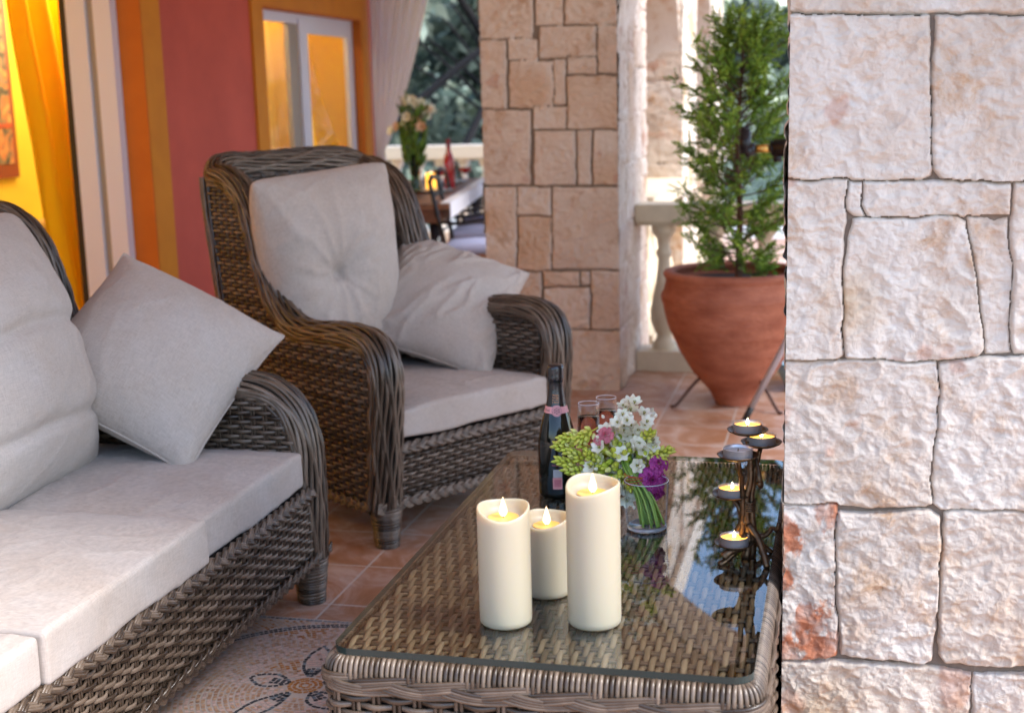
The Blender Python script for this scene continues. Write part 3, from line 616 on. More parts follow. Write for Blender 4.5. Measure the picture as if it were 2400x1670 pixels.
# ---------------------------------------------------------------- wicker tools
def wnorm(P):
    return P/ (np.linalg.norm(P, axis=-1)[..., None]+1e-12)
def planar_weave(mb, org, ex, ey, xf, xb, z0, z1, pitch=.0148, ds=.034, amp=.0054, w=.0056, th=.0034, sgn=1, stake=True):
    """weavers along ex for rows in ey; xf/xb(row height) limits; returns nothing"""
    org, ex, ey = map(lambda q: np.array(q, float), (org, ex, ey)); n = np.cross(ex, ey)*sgn
    rows = np.arange(z0+pitch/2, z1, pitch)
    lim = np.array([(xf(z), xb(z)) for z in rows]); mx = (lim[:, 1]-lim[:, 0]).max(); ns = max(6, int(mx/ds*6))
    s = np.linspace(0, 1, ns)
    X = lim[:, :1]+(lim[:, 1:]-lim[:, :1])*s[None]; Z = np.repeat(rows[:, None], ns, 1)+fbm(X*6, Z_ := np.repeat(rows[:, None]*30, ns, 1), o=2)*.0011
    j = np.arange(len(rows))[:, None]; off = amp*np.sin(PI*X/ds+PI*j)
    P = org+X[..., None]*ex+Z[..., None]*ey+off[..., None]*n; Nn = np.broadcast_to(n, P.shape)
    mb.tubes(P, Nn, w, th, 6)
    if stake:
        ks = np.arange(math.floor(lim[:, 0].min()/ds), math.ceil(lim[:, 1].max()/ds))
        for k in ks:
            x = (k+.5)*ds; ok = (lim[:, 0] < x) & (lim[:, 1] > x)
            if ok.sum() < 3: continue
            zz = rows[ok]; zz = np.linspace(zz.min()-pitch/2, zz.max()+pitch/2, max(4, len(zz)))
            for q in (-.0042, .0042):
                Pk = org+np.full(len(zz), x+q)[:, None]*ex+zz[:, None]*ey-n*.001
                mb.tubes(Pk[None], np.broadcast_to(n, Pk[None].shape), .0033, .0028, 5, tone=.15+.2*RNG.random(1))
def ring_weave(mb, P2, N2, z0, z1, pitch=.0175, ds=.036, amp=.005, w=.0072, th=.004):
    """weave round a closed or open plan path P2 (n,2) with normals N2"""
    L = np.concatenate([[0], np.cumsum(np.linalg.norm(np.diff(P2, axis=0), axis=1))]); kk = int(round(L[-1]/ds/2))*2; ds = L[-1]/kk
    s = np.linspace(0, L[-1], kk*6+1); x = np.interp(s, L, P2[:, 0]); y = np.interp(s, L, P2[:, 1]); nx = np.interp(s, L, N2[:, 0]); ny = np.interp(s, L, N2[:, 1])
    rows = np.arange(z0+pitch/2, z1, pitch); j = np.arange(len(rows))[:, None]
    off = amp*np.sin(PI*s[None]/ds+PI*j); Nn = np.stack([nx, ny, 0*nx], -1)[None]+0*off[..., None]
    P = np.stack([x+0*off, y+0*off, rows[:, None]+fbm(s[None]*5+0*off, j*3.1+0*off, o=2)*.0012], -1)+off[..., None]*Nn
    mb.tubes(P, Nn, w, th, 6)
    for k in range(kk):
        sk = (k+.5)*ds; n = np.array([np.interp(sk, s, nx), np.interp(sk, s, ny), 0]); t = np.array([-n[1], n[0], 0]); c = np.array([np.interp(sk, s, x), np.interp(sk, s, y), 0])
        for q in (-.0045, .0045):
            Pk = np.array([c+t*q+np.array([0, 0, z]) for z in np.linspace(z0, z1, 8)]); mb.tubes(Pk[None], np.broadcast_to(n, (1, 8, 3)), .004, .0034, 5)
def braid(mb, P, Nrm, a=.014, b=.006, k=4, wl=.11, r=.0055, flat=.004):
    """plaited border along P (n,3), flat side facing Nrm"""
    P, Ln = catmull(P, max(20, int(np.linalg.norm(np.diff(np.array(P), axis=0), axis=1).sum()/.008)))
    T = wnorm(np.gradient(P, axis=0)); Nn = np.broadcast_to(np.array(Nrm, float), P.shape) if np.ndim(Nrm) == 1 else np.stack([np.interp(np.linspace(0, 1, len(P)), np.linspace(0, 1, len(Nrm)), np.array(Nrm)[:, c]) for c in range(3)], 1)
    Nn = wnorm(Nn-T*(Nn*T).sum(1)[:, None]); S = np.cross(T, Nn); s = np.linspace(0, Ln, len(P))
    rng = np.random.default_rng(int(abs(P[0].sum()*1000)) % 9999)
    for i in range(3):          # three strands of three canes each
        ph = 2*PI*i/3; t = 2*PI*s/wl+ph
        for q in (-1, 0, 1):
            Q = P+S*(a*np.sin(t)*.72+q*r*1.15)[:, None]+Nn*(b*np.sin(2*t+.3)+b)[:, None]
            mb.tubes(Q[None], Nn[None], r*.82, flat, 6, tone=rng.random(1))
def bundle(mb, P, L0, a=.056, b=.044, n=20, r=.0062, seed=0):
    """thick roll of long canes lying side by side along a path and crossing slowly"""
    ln = np.linalg.norm(np.diff(P, axis=0), axis=1).sum(); Pn, Ln = catmull(P, int(ln/.011)); T = wnorm(np.gradient(Pn, axis=0))
    A = np.zeros_like(Pn); v = np.array(L0, float)
    for i in range(len(Pn)):
        v = v-T[i]*(v@T[i]); v /= np.linalg.norm(v); A[i] = v
    B = np.cross(T, A); s = np.linspace(0, Ln, len(Pn)); rng = np.random.default_rng(seed)
    for i in range(n):
        ph = i*PI; th = 2*PI*i/n+.085*np.sin(2*PI*s/.26+(i % 4)*PI/2)+.04*fbm(s*4+i, s*0+seed, o=2)
        rr = 1+.045*np.sin(2*PI*s/.13+(i % 2)*PI)
        Q = Pn+A*(a*rr*np.cos(th))[:, None]+B*(b*rr*np.sin(th))[:, None]
        nn = A*np.cos(th)[:, None]/a+B*np.sin(th)[:, None]/b
        mb.tubes(Q[None], wnorm(nn)[None], r, r*.72, 6, tone=rng.random(1))
    return Pn, A, B
def coil_leg(mb, c, h, r0, r1):
    n = int(h/.0085); 
    for k in range(n):
        z = (k+.5)*h/n; rr = r1+(r0-r1)*z/h; th = np.linspace(0, 2*PI, 21)
        P = np.stack([c[0]+rr*np.cos(th), c[1]+rr*np.sin(th), c[2]+z+.0015*np.sin(th+k)], -1); Nn = np.stack([np.cos(th), np.sin(th), 0*th], -1)
        mb.tubes(P[None], Nn[None], .0052, .0035, 5)
    mb.lathe([(0, .002), (r1-.002, .002), (r0-.002, h), (0, h)], 20, c, .1, 1)
def wicker_seat(name, label, cat, loc, rz, Wi, th, wing, back, seat_z, pitch, ds, n_roll=29, legs=None, atop=.64):
    """local frame: x along the seat, y to the back, front at y=0"""
    r = empty(name, loc, rz, label, cat); W2 = Wi/2+th; xc = Wi/2+th/2; wk = [M['wicker'], M['core']]
    wing = np.array(wing); byz = lambda z: np.interp(z, back[:, 1], back[:, 0])
    wz = wing[wing[:, 1] > .66] if name == 'wicker_armchair' else wing[wing[:, 1] > .62]
    front = wing[:7]
    def yf(z): return max(.03, float(np.interp(z, front[:, 1], front[:, 0]))) if z < atop else float(np.interp(z, wz[:, 1], wz[:, 0]))+.005
    ztop = wing[-1, 1]-.01
    for sx, nm in ((-1, 'side_panel'), (1, 'side_panel')):
        mb = MB()
        planar_weave(mb, (sx*(W2-.012), 0, 0), (0, 1, 0), (0, 0, 1), yf, lambda z: byz(z)-.01, .13, ztop, pitch, ds, sgn=sx)
        planar_weave(mb, (sx*(Wi/2+.006), 0, 0), (0, 1, 0), (0, 0, 1), yf, lambda z: byz(z)-.05, seat_z-.08, ztop, pitch, ds, sgn=-sx)
        # dark padding between the two skins
        zz = np.linspace(.125, ztop-.005, 40); F_ = np.array([yf(z)+.02 for z in zz]); B_ = np.array([byz(z)-.02 for z in zz])
        for x in (sx*(W2-.019), sx*(Wi/2+.013)):
            V = np.stack([np.stack([np.full(40, x), F_, zz], -1), np.stack([np.full(40, x), B_, zz], -1)], 0); mb.add(V, grid_quads(2, 40), .1, 1)
        # bottom border plait
        braid(mb, [(sx*(W2-.006), .03, .135), (sx*(W2-.006), .4, .135), (sx*(W2-.006), byz(.13), .135)], (sx, 0, 0), k=3, a=.012)
        mb.build(nm, wk, r)
    # roll: one continuous bundle, foot - arm - wing - back top - wing - arm - foot
    Lp = [(-xc, y, z) for y, z in wing]; yt, zt = wing[-1]; rc = .09
    top = [(-xc+rc*.35, yt+.028, zt+.022), (-xc+rc, yt+.03, zt+.03)]+[(x, yt+.03, zt+.03+.004*math.sin(x*5)) for x in np.linspace(-xc+2*rc, xc-2*rc, 5)]+[(xc-rc, yt+.03, zt+.03), (xc-rc*.35, yt+.028, zt+.022)]
    path = np.array(Lp+top+[(-x, y, z) for x, y, z in Lp[::-1]])
    mb = MB(); Pn, A, B = bundle(mb, path, (1, 0, 0), a=th*.48, b=.043, n=n_roll); 
    mb.tube(Pn, th*.40, 14, .1, 1, flat=.72, N0=(0, -1, 0)); mb.build('arm_roll', wk, r)
    # back: inner and outer skins
    mb = MB()
    for off, sg, zz0, zz1 in ((-.085, 1, seat_z-.06, zt+.01), (0, -1, .13, zt+.02)):
        za, zb_ = zz0, zz1; ya, yb = byz(za)+off, byz(zb_)+off; ey = np.array([0, yb-ya, zb_-za]); H = np.linalg.norm(ey); ey /= H
        hw = lambda t, H=H: Wi/2+.05-(.05*max(0, (t-(H-.08))/.08)**2)
        planar_weave(mb, (0, ya, za), (1, 0, 0), tuple(ey), lambda t: -hw(t), lambda t: hw(t), 0, H-.01, pitch, ds, sgn=sg)
        q = .008*sg
        V = [(-Wi/2-.05, ya+q, za), (Wi/2+.05, ya+q, za), (Wi/2+.05, yb+q, zb_), (-Wi/2-.05, yb+q, zb_)]; mb.add(V, [(0, 1, 2, 3)], .1, 1)
    for sx in (-1, 1):
        bundle(mb, np.array([(sx*(W2-.02), byz(z)-.015, z) for z in np.linspace(.13, zt, 8)]), (1, 0, 0), a=.024, b=.022, n=9, r=.0072, seed=7)
        mb.tube([(sx*(W2-.02), byz(z)-.015, z) for z in np.linspace(.13, zt, 8)], .018, 8, .1, 1)
    mb.build('back_panel', wk, r)
    # front apron
    az = seat_z-.10; mb = MB()
    planar_weave(mb, (0, .012, 0), (1, 0, 0), (0, 0, 1), lambda z: -Wi/2-.02, lambda z: Wi/2+.02, .145, az-.03, pitch, ds, sgn=1)
    mb.add([(-Wi/2-.03, .019, .125), (Wi/2+.03, .019, .125), (Wi/2+.03, .019, az-.01), (-Wi/2-.03, .019, az-.01)], [(0, 1, 2, 3)], .1, 1)
    xs = np.linspace(-Wi/2-.02, Wi/2+.02, 12)
    braid(mb, [(x, .002, az-.020) for x in xs], (0, -.85, .5), k=5, a=.015, b=.0035, wl=.11, r=.0052)
    braid(mb, [(x, .002, .136) for x in np.linspace(-W2, W2, 12)], (0, -1, -.1), k=5, a=.015, b=.0035, wl=.11, r=.0052)
    mb.build('apron', wk, r)
    MB().box((-Wi/2-.02, .03, .125), (Wi/2+.02, byz(.3)-.02, az-.012), .1, 0).build('seat_deck', M['core'], r)
    for x, y in (legs or [(-xc+.005, .035), (xc-.005, .035), (-xc+.02, byz(.1)-.06), (xc-.02, byz(.1)-.06)]):
        mb = MB(); coil_leg(mb, (x, y, 0), .13, .05, .036); mb.build('leg', wk, r)
    return r
chair_wing = [(.035, .13), (.022, .25), (.012, .38), (.0, .50), (.005, .575), (.04, .628), (.10, .648), (.20, .65), (.30, .642), (.39, .64), (.48, .665), (.55, .73), (.60, .82), (.635, .92), (.67, 1.01), (.72, 1.08), (.80, 1.12), (.86, 1.13)]
chair_back = np.array([(.74, .10), (.80, .40), (.85, .70), (.90, 1.0), (.92, 1.2)])
CH = wicker_seat('wicker_armchair', 'grey brown wicker wing armchair with one wide front roll, beyond the sofa', 'armchair', (-1.136, 4.10, 0), 1.005, .63, .115, chair_wing, chair_back, .43, .0138, .033)
sofa_wing = [(.035, .13), (.03, .25), (.03, .38), (.035, .46), (.06, .535), (.11, .585), (.18, .605), (.30, .605), (.42, .60), (.53, .60), (.63, .62), (.70, .68), (.745, .77), (.78, .90), (.82, 1.0), (.88, 1.06), (.96, 1.085), (1.0, 1.09)]
sofa_back = np.array([(.88, .10), (.93, .40), (.98, .70), (1.03, 1.0), (1.05, 1.2)])
for ch_ in CH.children:     # the back of the armchair is narrower than its front
    if ch_.type == 'MESH':
        me_ = ch_.data; a_ = np.empty(len(me_.vertices)*3, np.float32); me_.vertices.foreach_get('co', a_); a_ = a_.reshape(-1, 3); k_ = np.clip(a_[:, 1]/.9, 0, 1.1)
        a_[:, 0] = a_[:, 0]*(1-.19*k_)-.075*k_; me_.vertices.foreach_set('co', a_.ravel()); me_.update()
SO = wicker_seat('wicker_sofa', 'long grey brown wicker sofa with high curved back in the left foreground', 'sofa', (-1.385, 2.325, 0), PI/2, 1.89, .12, sofa_wing, sofa_back, .45, .0132, .035, atop=.595)

# ---------------------------------------------------------------- cushions
def rbox(W, D, H, r=.012, nx=90, ny=80, seed=0, crown=.020, wr=.0042):
    """box cushion: rounded superellipsoid-like box sampled on a cube map"""
    mb = MB(); rng = random.Random(seed)
    def face(u, v, fix, ax):
        return None
    def prof(n, L):
        e = np.array([0, .15, .4, .7, 1])*r; m = np.linspace(r, L-r, n)[1:-1]; return np.concatenate([e, m, (L-e)[::-1]])-L/2
    X, Y, Zc = prof(nx, W), prof(ny, D), prof(10, H)
    def rnd(P):
        h = np.array([W/2-r, D/2-r, H/2-r]); q = np.clip(P, -h, h); d = P-q; l = np.linalg.norm(d, axis=-1)[..., None]
        # map cube corner shell to round shell
        li = np.abs(d).max(-1)[..., None]; P2 = q+np.where(l > 1e-9, d/np.maximum(l, 1e-9)*li, 0)
        fx, fy = 1-np.abs(P2[..., 0]/(W/2))**4, 1-np.abs(P2[..., 1]/(D/2))**4; fx = np.clip(fx, 0, 1); fy = np.clip(fy, 0, 1)
        s = np.sign(P2[..., 2]); w = np.clip(np.abs(P2[..., 2])/(H/2), 0, 1)
        P2[..., 2] += s*w*crown*fx*fy
        nz = (.8*fbm(P2[..., 0]*7+seed, P2[..., 1]*3+seed, P2[..., 2]*3, o=3)+.9*(1-np.abs(fbm(P2[..., 0]*6+seed+.8*fbm(P2[..., 0]*4, P2[..., 1]*4+seed, o=2), P2[..., 1]*14*.5+seed, P2[..., 2]*2, o=3)))**5)*wr
        P2[..., 2] += nz*w*s
        P2[..., 1] += (fbm(P2[..., 0]*6+seed*2, P2[..., 2]*8, P2[..., 1]*2, o=3))*wr*.9
        return P2
    for a, b, ax, sg in ((X, Y, 2, 1), (X, Y, 2, -1), (X, Zc, 1, -1), (X, Zc, 1, 1), (Y, Zc, 0, 1), (Y, Zc, 0, -1)):
        A, B = np.meshgrid(a, b, indexing='ij'); C = np.full(A.shape, sg*(H, D, W)[(2-ax) if ax != 1 else 1]/2) if ax != 0 else np.full(A.shape, sg*W/2)
        if ax == 2: C = np.full(A.shape, sg*H/2); P = np.stack([A, B, C], -1); fl = sg > 0
        elif ax == 1: P = np.stack([A, np.full(A.shape, sg*D/2), B], -1); fl = sg < 0
        else: P = np.stack([np.full(A.shape, sg*W/2), A, B], -1); fl = sg > 0
        P = rnd(P); F = grid_quads(*A.shape); F = F[:, ::-1] if fl else F; mb.add(P, F)
    # piping round the upper and lower edge
    for s in (1,):
        t = np.linspace(0, 2*PI, 160); px = np.clip(np.cos(t)*W, -(W/2-r*.35), W/2-r*.35); py = np.clip(np.sin(t)*D, -(D/2-r*.35), D/2-r*.35)
        P = np.stack([px, py, np.full(160, s*(H/2-r*.30))], -1); mb.tube(rnd(P*1.0)+np.array([0, 0, .0]), .0022, 5, cap=False)
    return mb
def seat_cushion(label, x, y, z, W, D, H, rz, seed, tilt=(0, 0)):
    o = rbox(W, D, H, seed=seed).build('seat_cushion', M['fabric']); o.location = (x, y, z); o.rotation_euler = (tilt[0], tilt[1], rz)
    bpy.context.view_layer.update(); 
    return tag(o, label, 'cushion')
seat_cushion('sofa seat cushion nearest the armchair, partly under the throw pillow', -1.79, 2.968, .395, .612, .78, .10, PI/2, 1, (0, .0))
seat_cushion('middle sofa seat cushion, its front corner nearest the wicker coffee table', -1.775, 2.335, .397, .655, .79, .105, PI/2, 2, (.0, -.006))
seat_cushion('sofa seat cushion cut off by the left edge of the photo', -1.78, 1.69, .395, .625, .79, .10, PI/2, 3)
co, so = math.cos(1.005), math.sin(1.005)
LC = lambda x, y: (-1.136+x*co-y*so, 4.10+x*so+y*co)
p = LC(0, .345); seat_cushion('thick cream seat cushion on the wicker armchair', p[0], p[1], .387, .645, .70, .095, 1.005, 5)

def cloth_pillow(W, H, n=46, press=1.0, fill=1.09, steps=150, seed=0, tufts=(), creases=(), hang=0.0):
    """inflates two sewn sheets (position based dynamics) -> front and back grids, local x,z sheet, y thickness"""
    rng = np.random.default_rng(seed); m = max(8, int(n*H/W)); hx, hz = W/(n-1), H/(m-1)
    X, Z = np.meshgrid(np.linspace(-W/2, W/2, n), np.linspace(-H/2, H/2, m), indexing='ij')
    d = np.minimum(np.minimum(X+W/2, W/2-X), np.minimum(Z+H/2, H/2-Z)); b = .0035+.25*np.clip(d, 0, .05)
    S = np.stack([np.stack([X, -b, Z], -1), np.stack([X, b, Z], -1)]).astype(float)
    S[..., 1] += rng.normal(0, .0008, S.shape[:3]); V = np.zeros_like(S); r = fill
    def con(A, B, rest, k):
        D = B-A; l = np.linalg.norm(D, axis=-1)[..., None]+1e-9; c = D*(1-rest/l)*(.5*k); return c
    def sew():
        for sl in ((slice(0, 1), slice(None)), (slice(-1, None), slice(None)), (slice(None), slice(0, 1)), (slice(None), slice(-1, None))):
            mid = (S[0][sl]+S[1][sl])/2; S[0][sl] = mid; S[1][sl] = mid
    tp_ = [(int((x/W+.5)*(n-1)), int((z/H+.5)*(m-1)), g) for x, z, g in tufts]
    dg = math.hypot(hx, hz)*r
    for it in range(steps):
        old = S.copy(); S += V*.93
        Ti = np.gradient(S, axis=1); Tj = np.gradient(S, axis=2); Nn = np.cross(Ti, Tj); Nn[1] *= -1
        Nn = wnorm(Nn); S += -Nn*(-1)*.0011*press*np.array([1, 1])[:, None, None, None]*1.0 if False else 0
        sg = np.array([1., 1.])[:, None, None, None]
        S += Nn*.0016*press*sg
        S[..., 2] -= hang
        for q in range(7):
            for o_ in (0, 1):
                A, B = S[:, o_:n-1:2], S[:, o_+1:n:2]; c = con(A, B, hx*r, 1); A += c; B -= c
                A, B = S[:, :, o_:m-1:2], S[:, :, o_+1:m:2]; c = con(A, B, hz*r, 1); A += c; B -= c
                A, B = S[:, o_:n-1:2, :-1], S[:, o_+1:n:2, 1:]; c = con(A, B, dg, .35); A += c; B -= c
                A, B = S[:, o_:n-1:2, 1:], S[:, o_+1:n:2, :-1]; c = con(A, B, dg, .35); A += c; B -= c
            A, B = S[:, :-2], S[:, 2:]; c = con(A, B, 2*hx*r, .05); A += c; B -= c
            A, B = S[:, :, :-2], S[:, :, 2:]; c = con(A, B, 2*hz*r, .05); A += c; B -= c
            sew()
            for i, j, g in tp_:
                mid = (S[0, i, j]+S[1, i, j])/2; S[0, i-1:i+2, j-1:j+2, 1] = mid[1]-g; S[1, i-1:i+2, j-1:j+2, 1] = mid[1]+g
            for zc, g, x0, x1 in creases:
                j = int((zc/H+.5)*(m-1)); a_, b_ = int((x0/W+.5)*(n-1)), int((x1/W+.5)*(n-1)); S[0, a_:b_, j, 1] = np.maximum(S[0, a_:b_, j, 1], -g)
        V = S-old
    return S
def sign_check(S):
    return S
def pillow(name, label, cat, W, H, loc, rot, seed, piping=True, thick=1.0, folds=.004, puff=1.0, corner=.05, grooves=(), **kw):
    S = cloth_pillow(W, H, seed=seed, **kw)
    c = S.mean((0, 1, 2)); S = S-c; S[..., 1] *= thick
    n, m = S.shape[1:3]; xn, zn = np.meshgrid(np.linspace(-1, 1, n), np.linspace(-1, 1, m), indexing='ij'); q = (xn*zn)**4
    S[..., 0] *= 1-corner*q; S[..., 2] *= 1-corner*q
    edge = (1-np.abs(xn)**6)*(1-np.abs(zn)**6); S[..., 1] *= 1+(puff-1)*edge
    for k_ in (0, 1):
        dsp = 0; rs = random.Random(seed*3+k_); rsign = -1 if k_ == 0 else 1
        ctr = [(sx*.97, sz*.97, .42) for sx in (-1, 1) for sz in (-1, 1)]+[(2*tx/W, 2*tz/H, .36) for tx, tz, _ in kw.get('tufts', ())][:6]
        for cx_, cz_, R0 in ctr:
            dx, dz = xn-cx_, zn-cz_; rr = np.hypot(dx, dz)+1e-6; an_ = np.arctan2(dz, dx)
            wv = 1-np.abs(np.sin(an_*rs.choice((4, 5, 6))+rs.random()*6+1.2*fbm(xn*2+seed, zn*2+cx_*9, o=2)))
            dsp = dsp+(wv**2.2*1.6-.5)*np.exp(-((rr-.22)/R0)**2)
        a_ = rs.random()*3; u_, v_ = xn*math.cos(a_)+zn*math.sin(a_), -xn*math.sin(a_)+zn*math.cos(a_)
        dsp = dsp+1.3*((1-np.abs(fbm(u_*1.3+seed+.5*fbm(xn*2, zn*2, o=2), v_*4.2+k_*7, o=3)))**5-.3)
        S[k_][..., 1] += rsign*dsp*folds*edge
        if k_ == 0:
            for gz, gd, gw in grooves:
                zl = zn-gz+.05*fbm(xn*1.5+seed, xn*0, o=2); S[0][..., 1] += gd*np.exp(-(zl/gw)**2)*(1-np.abs(xn)**4)
                S[0][..., 1] += -gd*.35*np.exp(-((zl-.16)/.12)**2)*(1-np.abs(xn)**4)
    n, m = S.shape[1:3]; mb = MB(); F = grid_quads(n, m)
    mb.add(S[0].reshape(-1, 3), F[:, ::-1], .5); mb.add(S[1].reshape(-1, 3), F, .5)
    o = mb.build(name, M['fabric'], sub=1)
    import mathutils
    o.location = loc; o.rotation_euler = rot
    tag(o, label, cat)
    if piping:
        E = np.concatenate([S[0][:, 0], S[0][-1, 1:], S[0][::-1, -1][1:], S[0][0, ::-1][1:]])
        MB().tube(E, .0032, 6, cap=False).build('piping', M['fabric'], o)
    return o

pillow('throw_pillow', 'square cream piped pillow leaning on the far arm of the sofa', 'pillow', .50, .50, (-1.80, 3.235, .70), (-.93, .502, .14), 3, press=1.0, fill=1.01, thick=.8, n=64, folds=.0035, corner=.03)
pillow('throw_pillow', 'creased cream pillow lying tilted against the right arm of the armchair', 'pillow', .49, .49, (-1.363, 4.525, .655), (-.851, .324, .12), 9, press=.8, fill=1.02, thick=.70, n=64, folds=.012)
p = LC(-.135, .585)
pillow('back_cushion', 'tufted cream back cushion of the armchair with puckered folds', 'cushion', .58, .70, (p[0], p[1], .78), (-.24, -.055, 1.02), 14, piping=False, fill=1.03, thick=.82, n=64, folds=.0065, corner=.09, grooves=((-.50, .02, .03),), tufts=((-.03, .05, .075), (.03, -.19, .075)), creases=((-.17, .045, -.25, .26),))
pillow('back_cushion', 'sofa back cushion beside the throw pillow, with horizontal tufted creases', 'cushion', .68, .72, (-2.03, 2.80, .765), (-.25, .0, PI/2), 21, piping=False, fill=1.03, thick=.9, n=60, folds=.0045, corner=.12, grooves=((.12, .022, .03), (-.40, .022, .03)))
pillow('back_cushion', 'sofa back cushion cut off at the left edge of the photo', 'cushion', .66, .76, (-2.06, 2.28, .79), (-.25, .0, PI/2), 22, piping=False, fill=1.03, thick=.85, n=30, tufts=((0, .06, .05),))

# ---------------------------------------------------------------- coffee table
TU0, TU1, TV0, TV1, TZ = -.823, -.119, 1.989, 3.283, .47
CT = empty('coffee_table', ((TU0+TU1)/2, (TV0+TV1)/2, 0), 0, 'rectangular woven wicker coffee table with a clear glass top', 'coffee table')
hw, hl = (TU1-TU0)/2, (TV1-TV0)/2; wk = [M['wicker'], M['core']]
def rrect(hw, hl, r, n=8):
    P, Nn = [], []
    for cx, cy, a0 in ((hw-r, -hl+r, -90), (hw-r, hl-r, 0), (-hw+r, hl-r, 90), (-hw+r, -hl+r, 180)):
        for a in np.linspace(a0, a0+90, n): P.append((cx+r*math.cos(R(a)), cy+r*math.sin(R(a)))); Nn.append((math.cos(R(a)), math.sin(R(a))))
    P.append(P[0]); Nn.append(Nn[0]); return np.array(P), np.array(Nn)
def dense(P, Nn, st=.01):
    L = np.concatenate([[0], np.cumsum(np.linalg.norm(np.diff(P, axis=0), axis=1))]); s = np.linspace(0, L[-1], int(L[-1]/st)); f = lambda A: np.stack([np.interp(s, L, A[:, k]) for k in range(2)], 1)
    return f(P), wnorm(f(Nn)), L[-1]
sp, sn = rrect(hw+.012, hl+.012, .040)
mb = MB(); ring_weave(mb, sp, sn, .05, TZ-.074, pitch=.0138, ds=.036, amp=.0052, w=.0058, th=.0036)
mb.add(np.concatenate([np.c_[sp-sn*.012, np.full(len(sp), .05)], np.c_[sp-sn*.012, np.full(len(sp), TZ-.028)]]).reshape(2, len(sp), 3), grid_quads(2, len(sp)), .1, 1)
mb.build('side_weave', wk, CT)
mb = MB(); D, DN, DL = dense(sp, sn, .006); s = np.linspace(0, DL, len(D)); nb = int(round(DL/.30))
for k in range(3):   # wide plaited band under the edge: three strands of four canes
    t = 2*PI*s/DL*nb+2*PI*k/3
    for q in (-1.5, -.5, .5, 1.5):
        rr = .005+.0045*np.sin(2*t+.3); zz = TZ-.056+.0095*np.sin(t)+q*.0056*(1-.25*np.abs(np.sin(t)))
        P = np.c_[D+DN*rr[:, None], zz]; mb.tubes(P[None], np.c_[DN, 0*s][None], .0042, .0034, 6)
mb.build('plaited_border', wk, CT)
mb = MB(); n = int(DL/.0092); L_ = np.linspace(0, DL, n, endpoint=False)
tn_ = RNG.random(n); cx = np.stack([np.interp(L_, s, D[:, 0]), np.interp(L_, s, D[:, 1])], 1); cn = wnorm(np.stack([np.interp(L_, s, DN[:, 0]), np.interp(L_, s, DN[:, 1])], 1))
th = np.linspace(-.25, PI/2, 7)   # short canes folding over the rim
P = np.stack([np.concatenate([cx[i]+cn[i]*(-.016+.020*math.cos(a)), [TZ-.041+.026*math.sin(a)]]) for i in range(n) for a in th]).reshape(n, 7, 3)
Nn = np.stack([np.concatenate([cn[i]*math.cos(a), [math.sin(a)]]) for i in range(n) for a in th]).reshape(n, 7, 3)
mb.tubes(P, Nn, .0040, .003, 6, tone=tn_); mb.build('rim', wk, CT)
mb = MB(); r_ = .04
hwz = lambda x: 0
def lim(x):  # half length available at lateral x
    e = abs(x)-(hw-.0-r_); return hl-.004-(r_-math.sqrt(max(0, r_*r_-e*e)) if e > 0 else 0)
planar_weave(mb, (0, 0, TZ-.0225), (0, 1, 0), (-1, 0, 0), lambda x: -lim(x), lambda x: lim(x), -hw+.006, hw-.006, .0130, .042, .0058, .0056, .0034, sgn=1)
mb.box((-hw+.01, -hl+.01, TZ-.040), (hw-.01, hl-.01, TZ-.031), .1, 1)
mb.build('top_weave', wk, CT)
gp, gn = rrect(hw, hl, .035, 10); k = len(gp)-1
gm_ = MB(); V = np.concatenate([np.c_[gp[:-1], np.full(k, TZ-.012)], np.c_[gp[:-1], np.full(k, TZ)]])
me = bpy.data.meshes.new('glass_top'); me.from_pydata([tuple(v) for v in V], [], [list(range(k, 2*k)), list(range(k))[::-1]]+[[i, (i+1) % k, k+(i+1) % k, k+i] for i in range(k)]); me.update()
M['table_glass'] = mat_thin_glass('table_glass', (.955, .965, .915), 1.52, rough=.012, boost=1.7); M['glass_edge'] = mat('glass_edge', (.015, .03, .028), .1)
me.materials.append(M['table_glass']); me.materials.append(M['glass_edge'])
for i, p_ in enumerate(me.polygons): p_.material_index = 1 if i > 1 else 0
gt = bpy.data.objects.new('glass_top', me); COL.objects.link(gt); gt.parent = CT
for sx in (-1, 1):
    for sy in (-1, 1): mb = MB(); coil_leg(mb, (sx*(hw-.05), sy*(hl-.05), 0), .055, .04, .034); mb.build('leg', wk, CT)

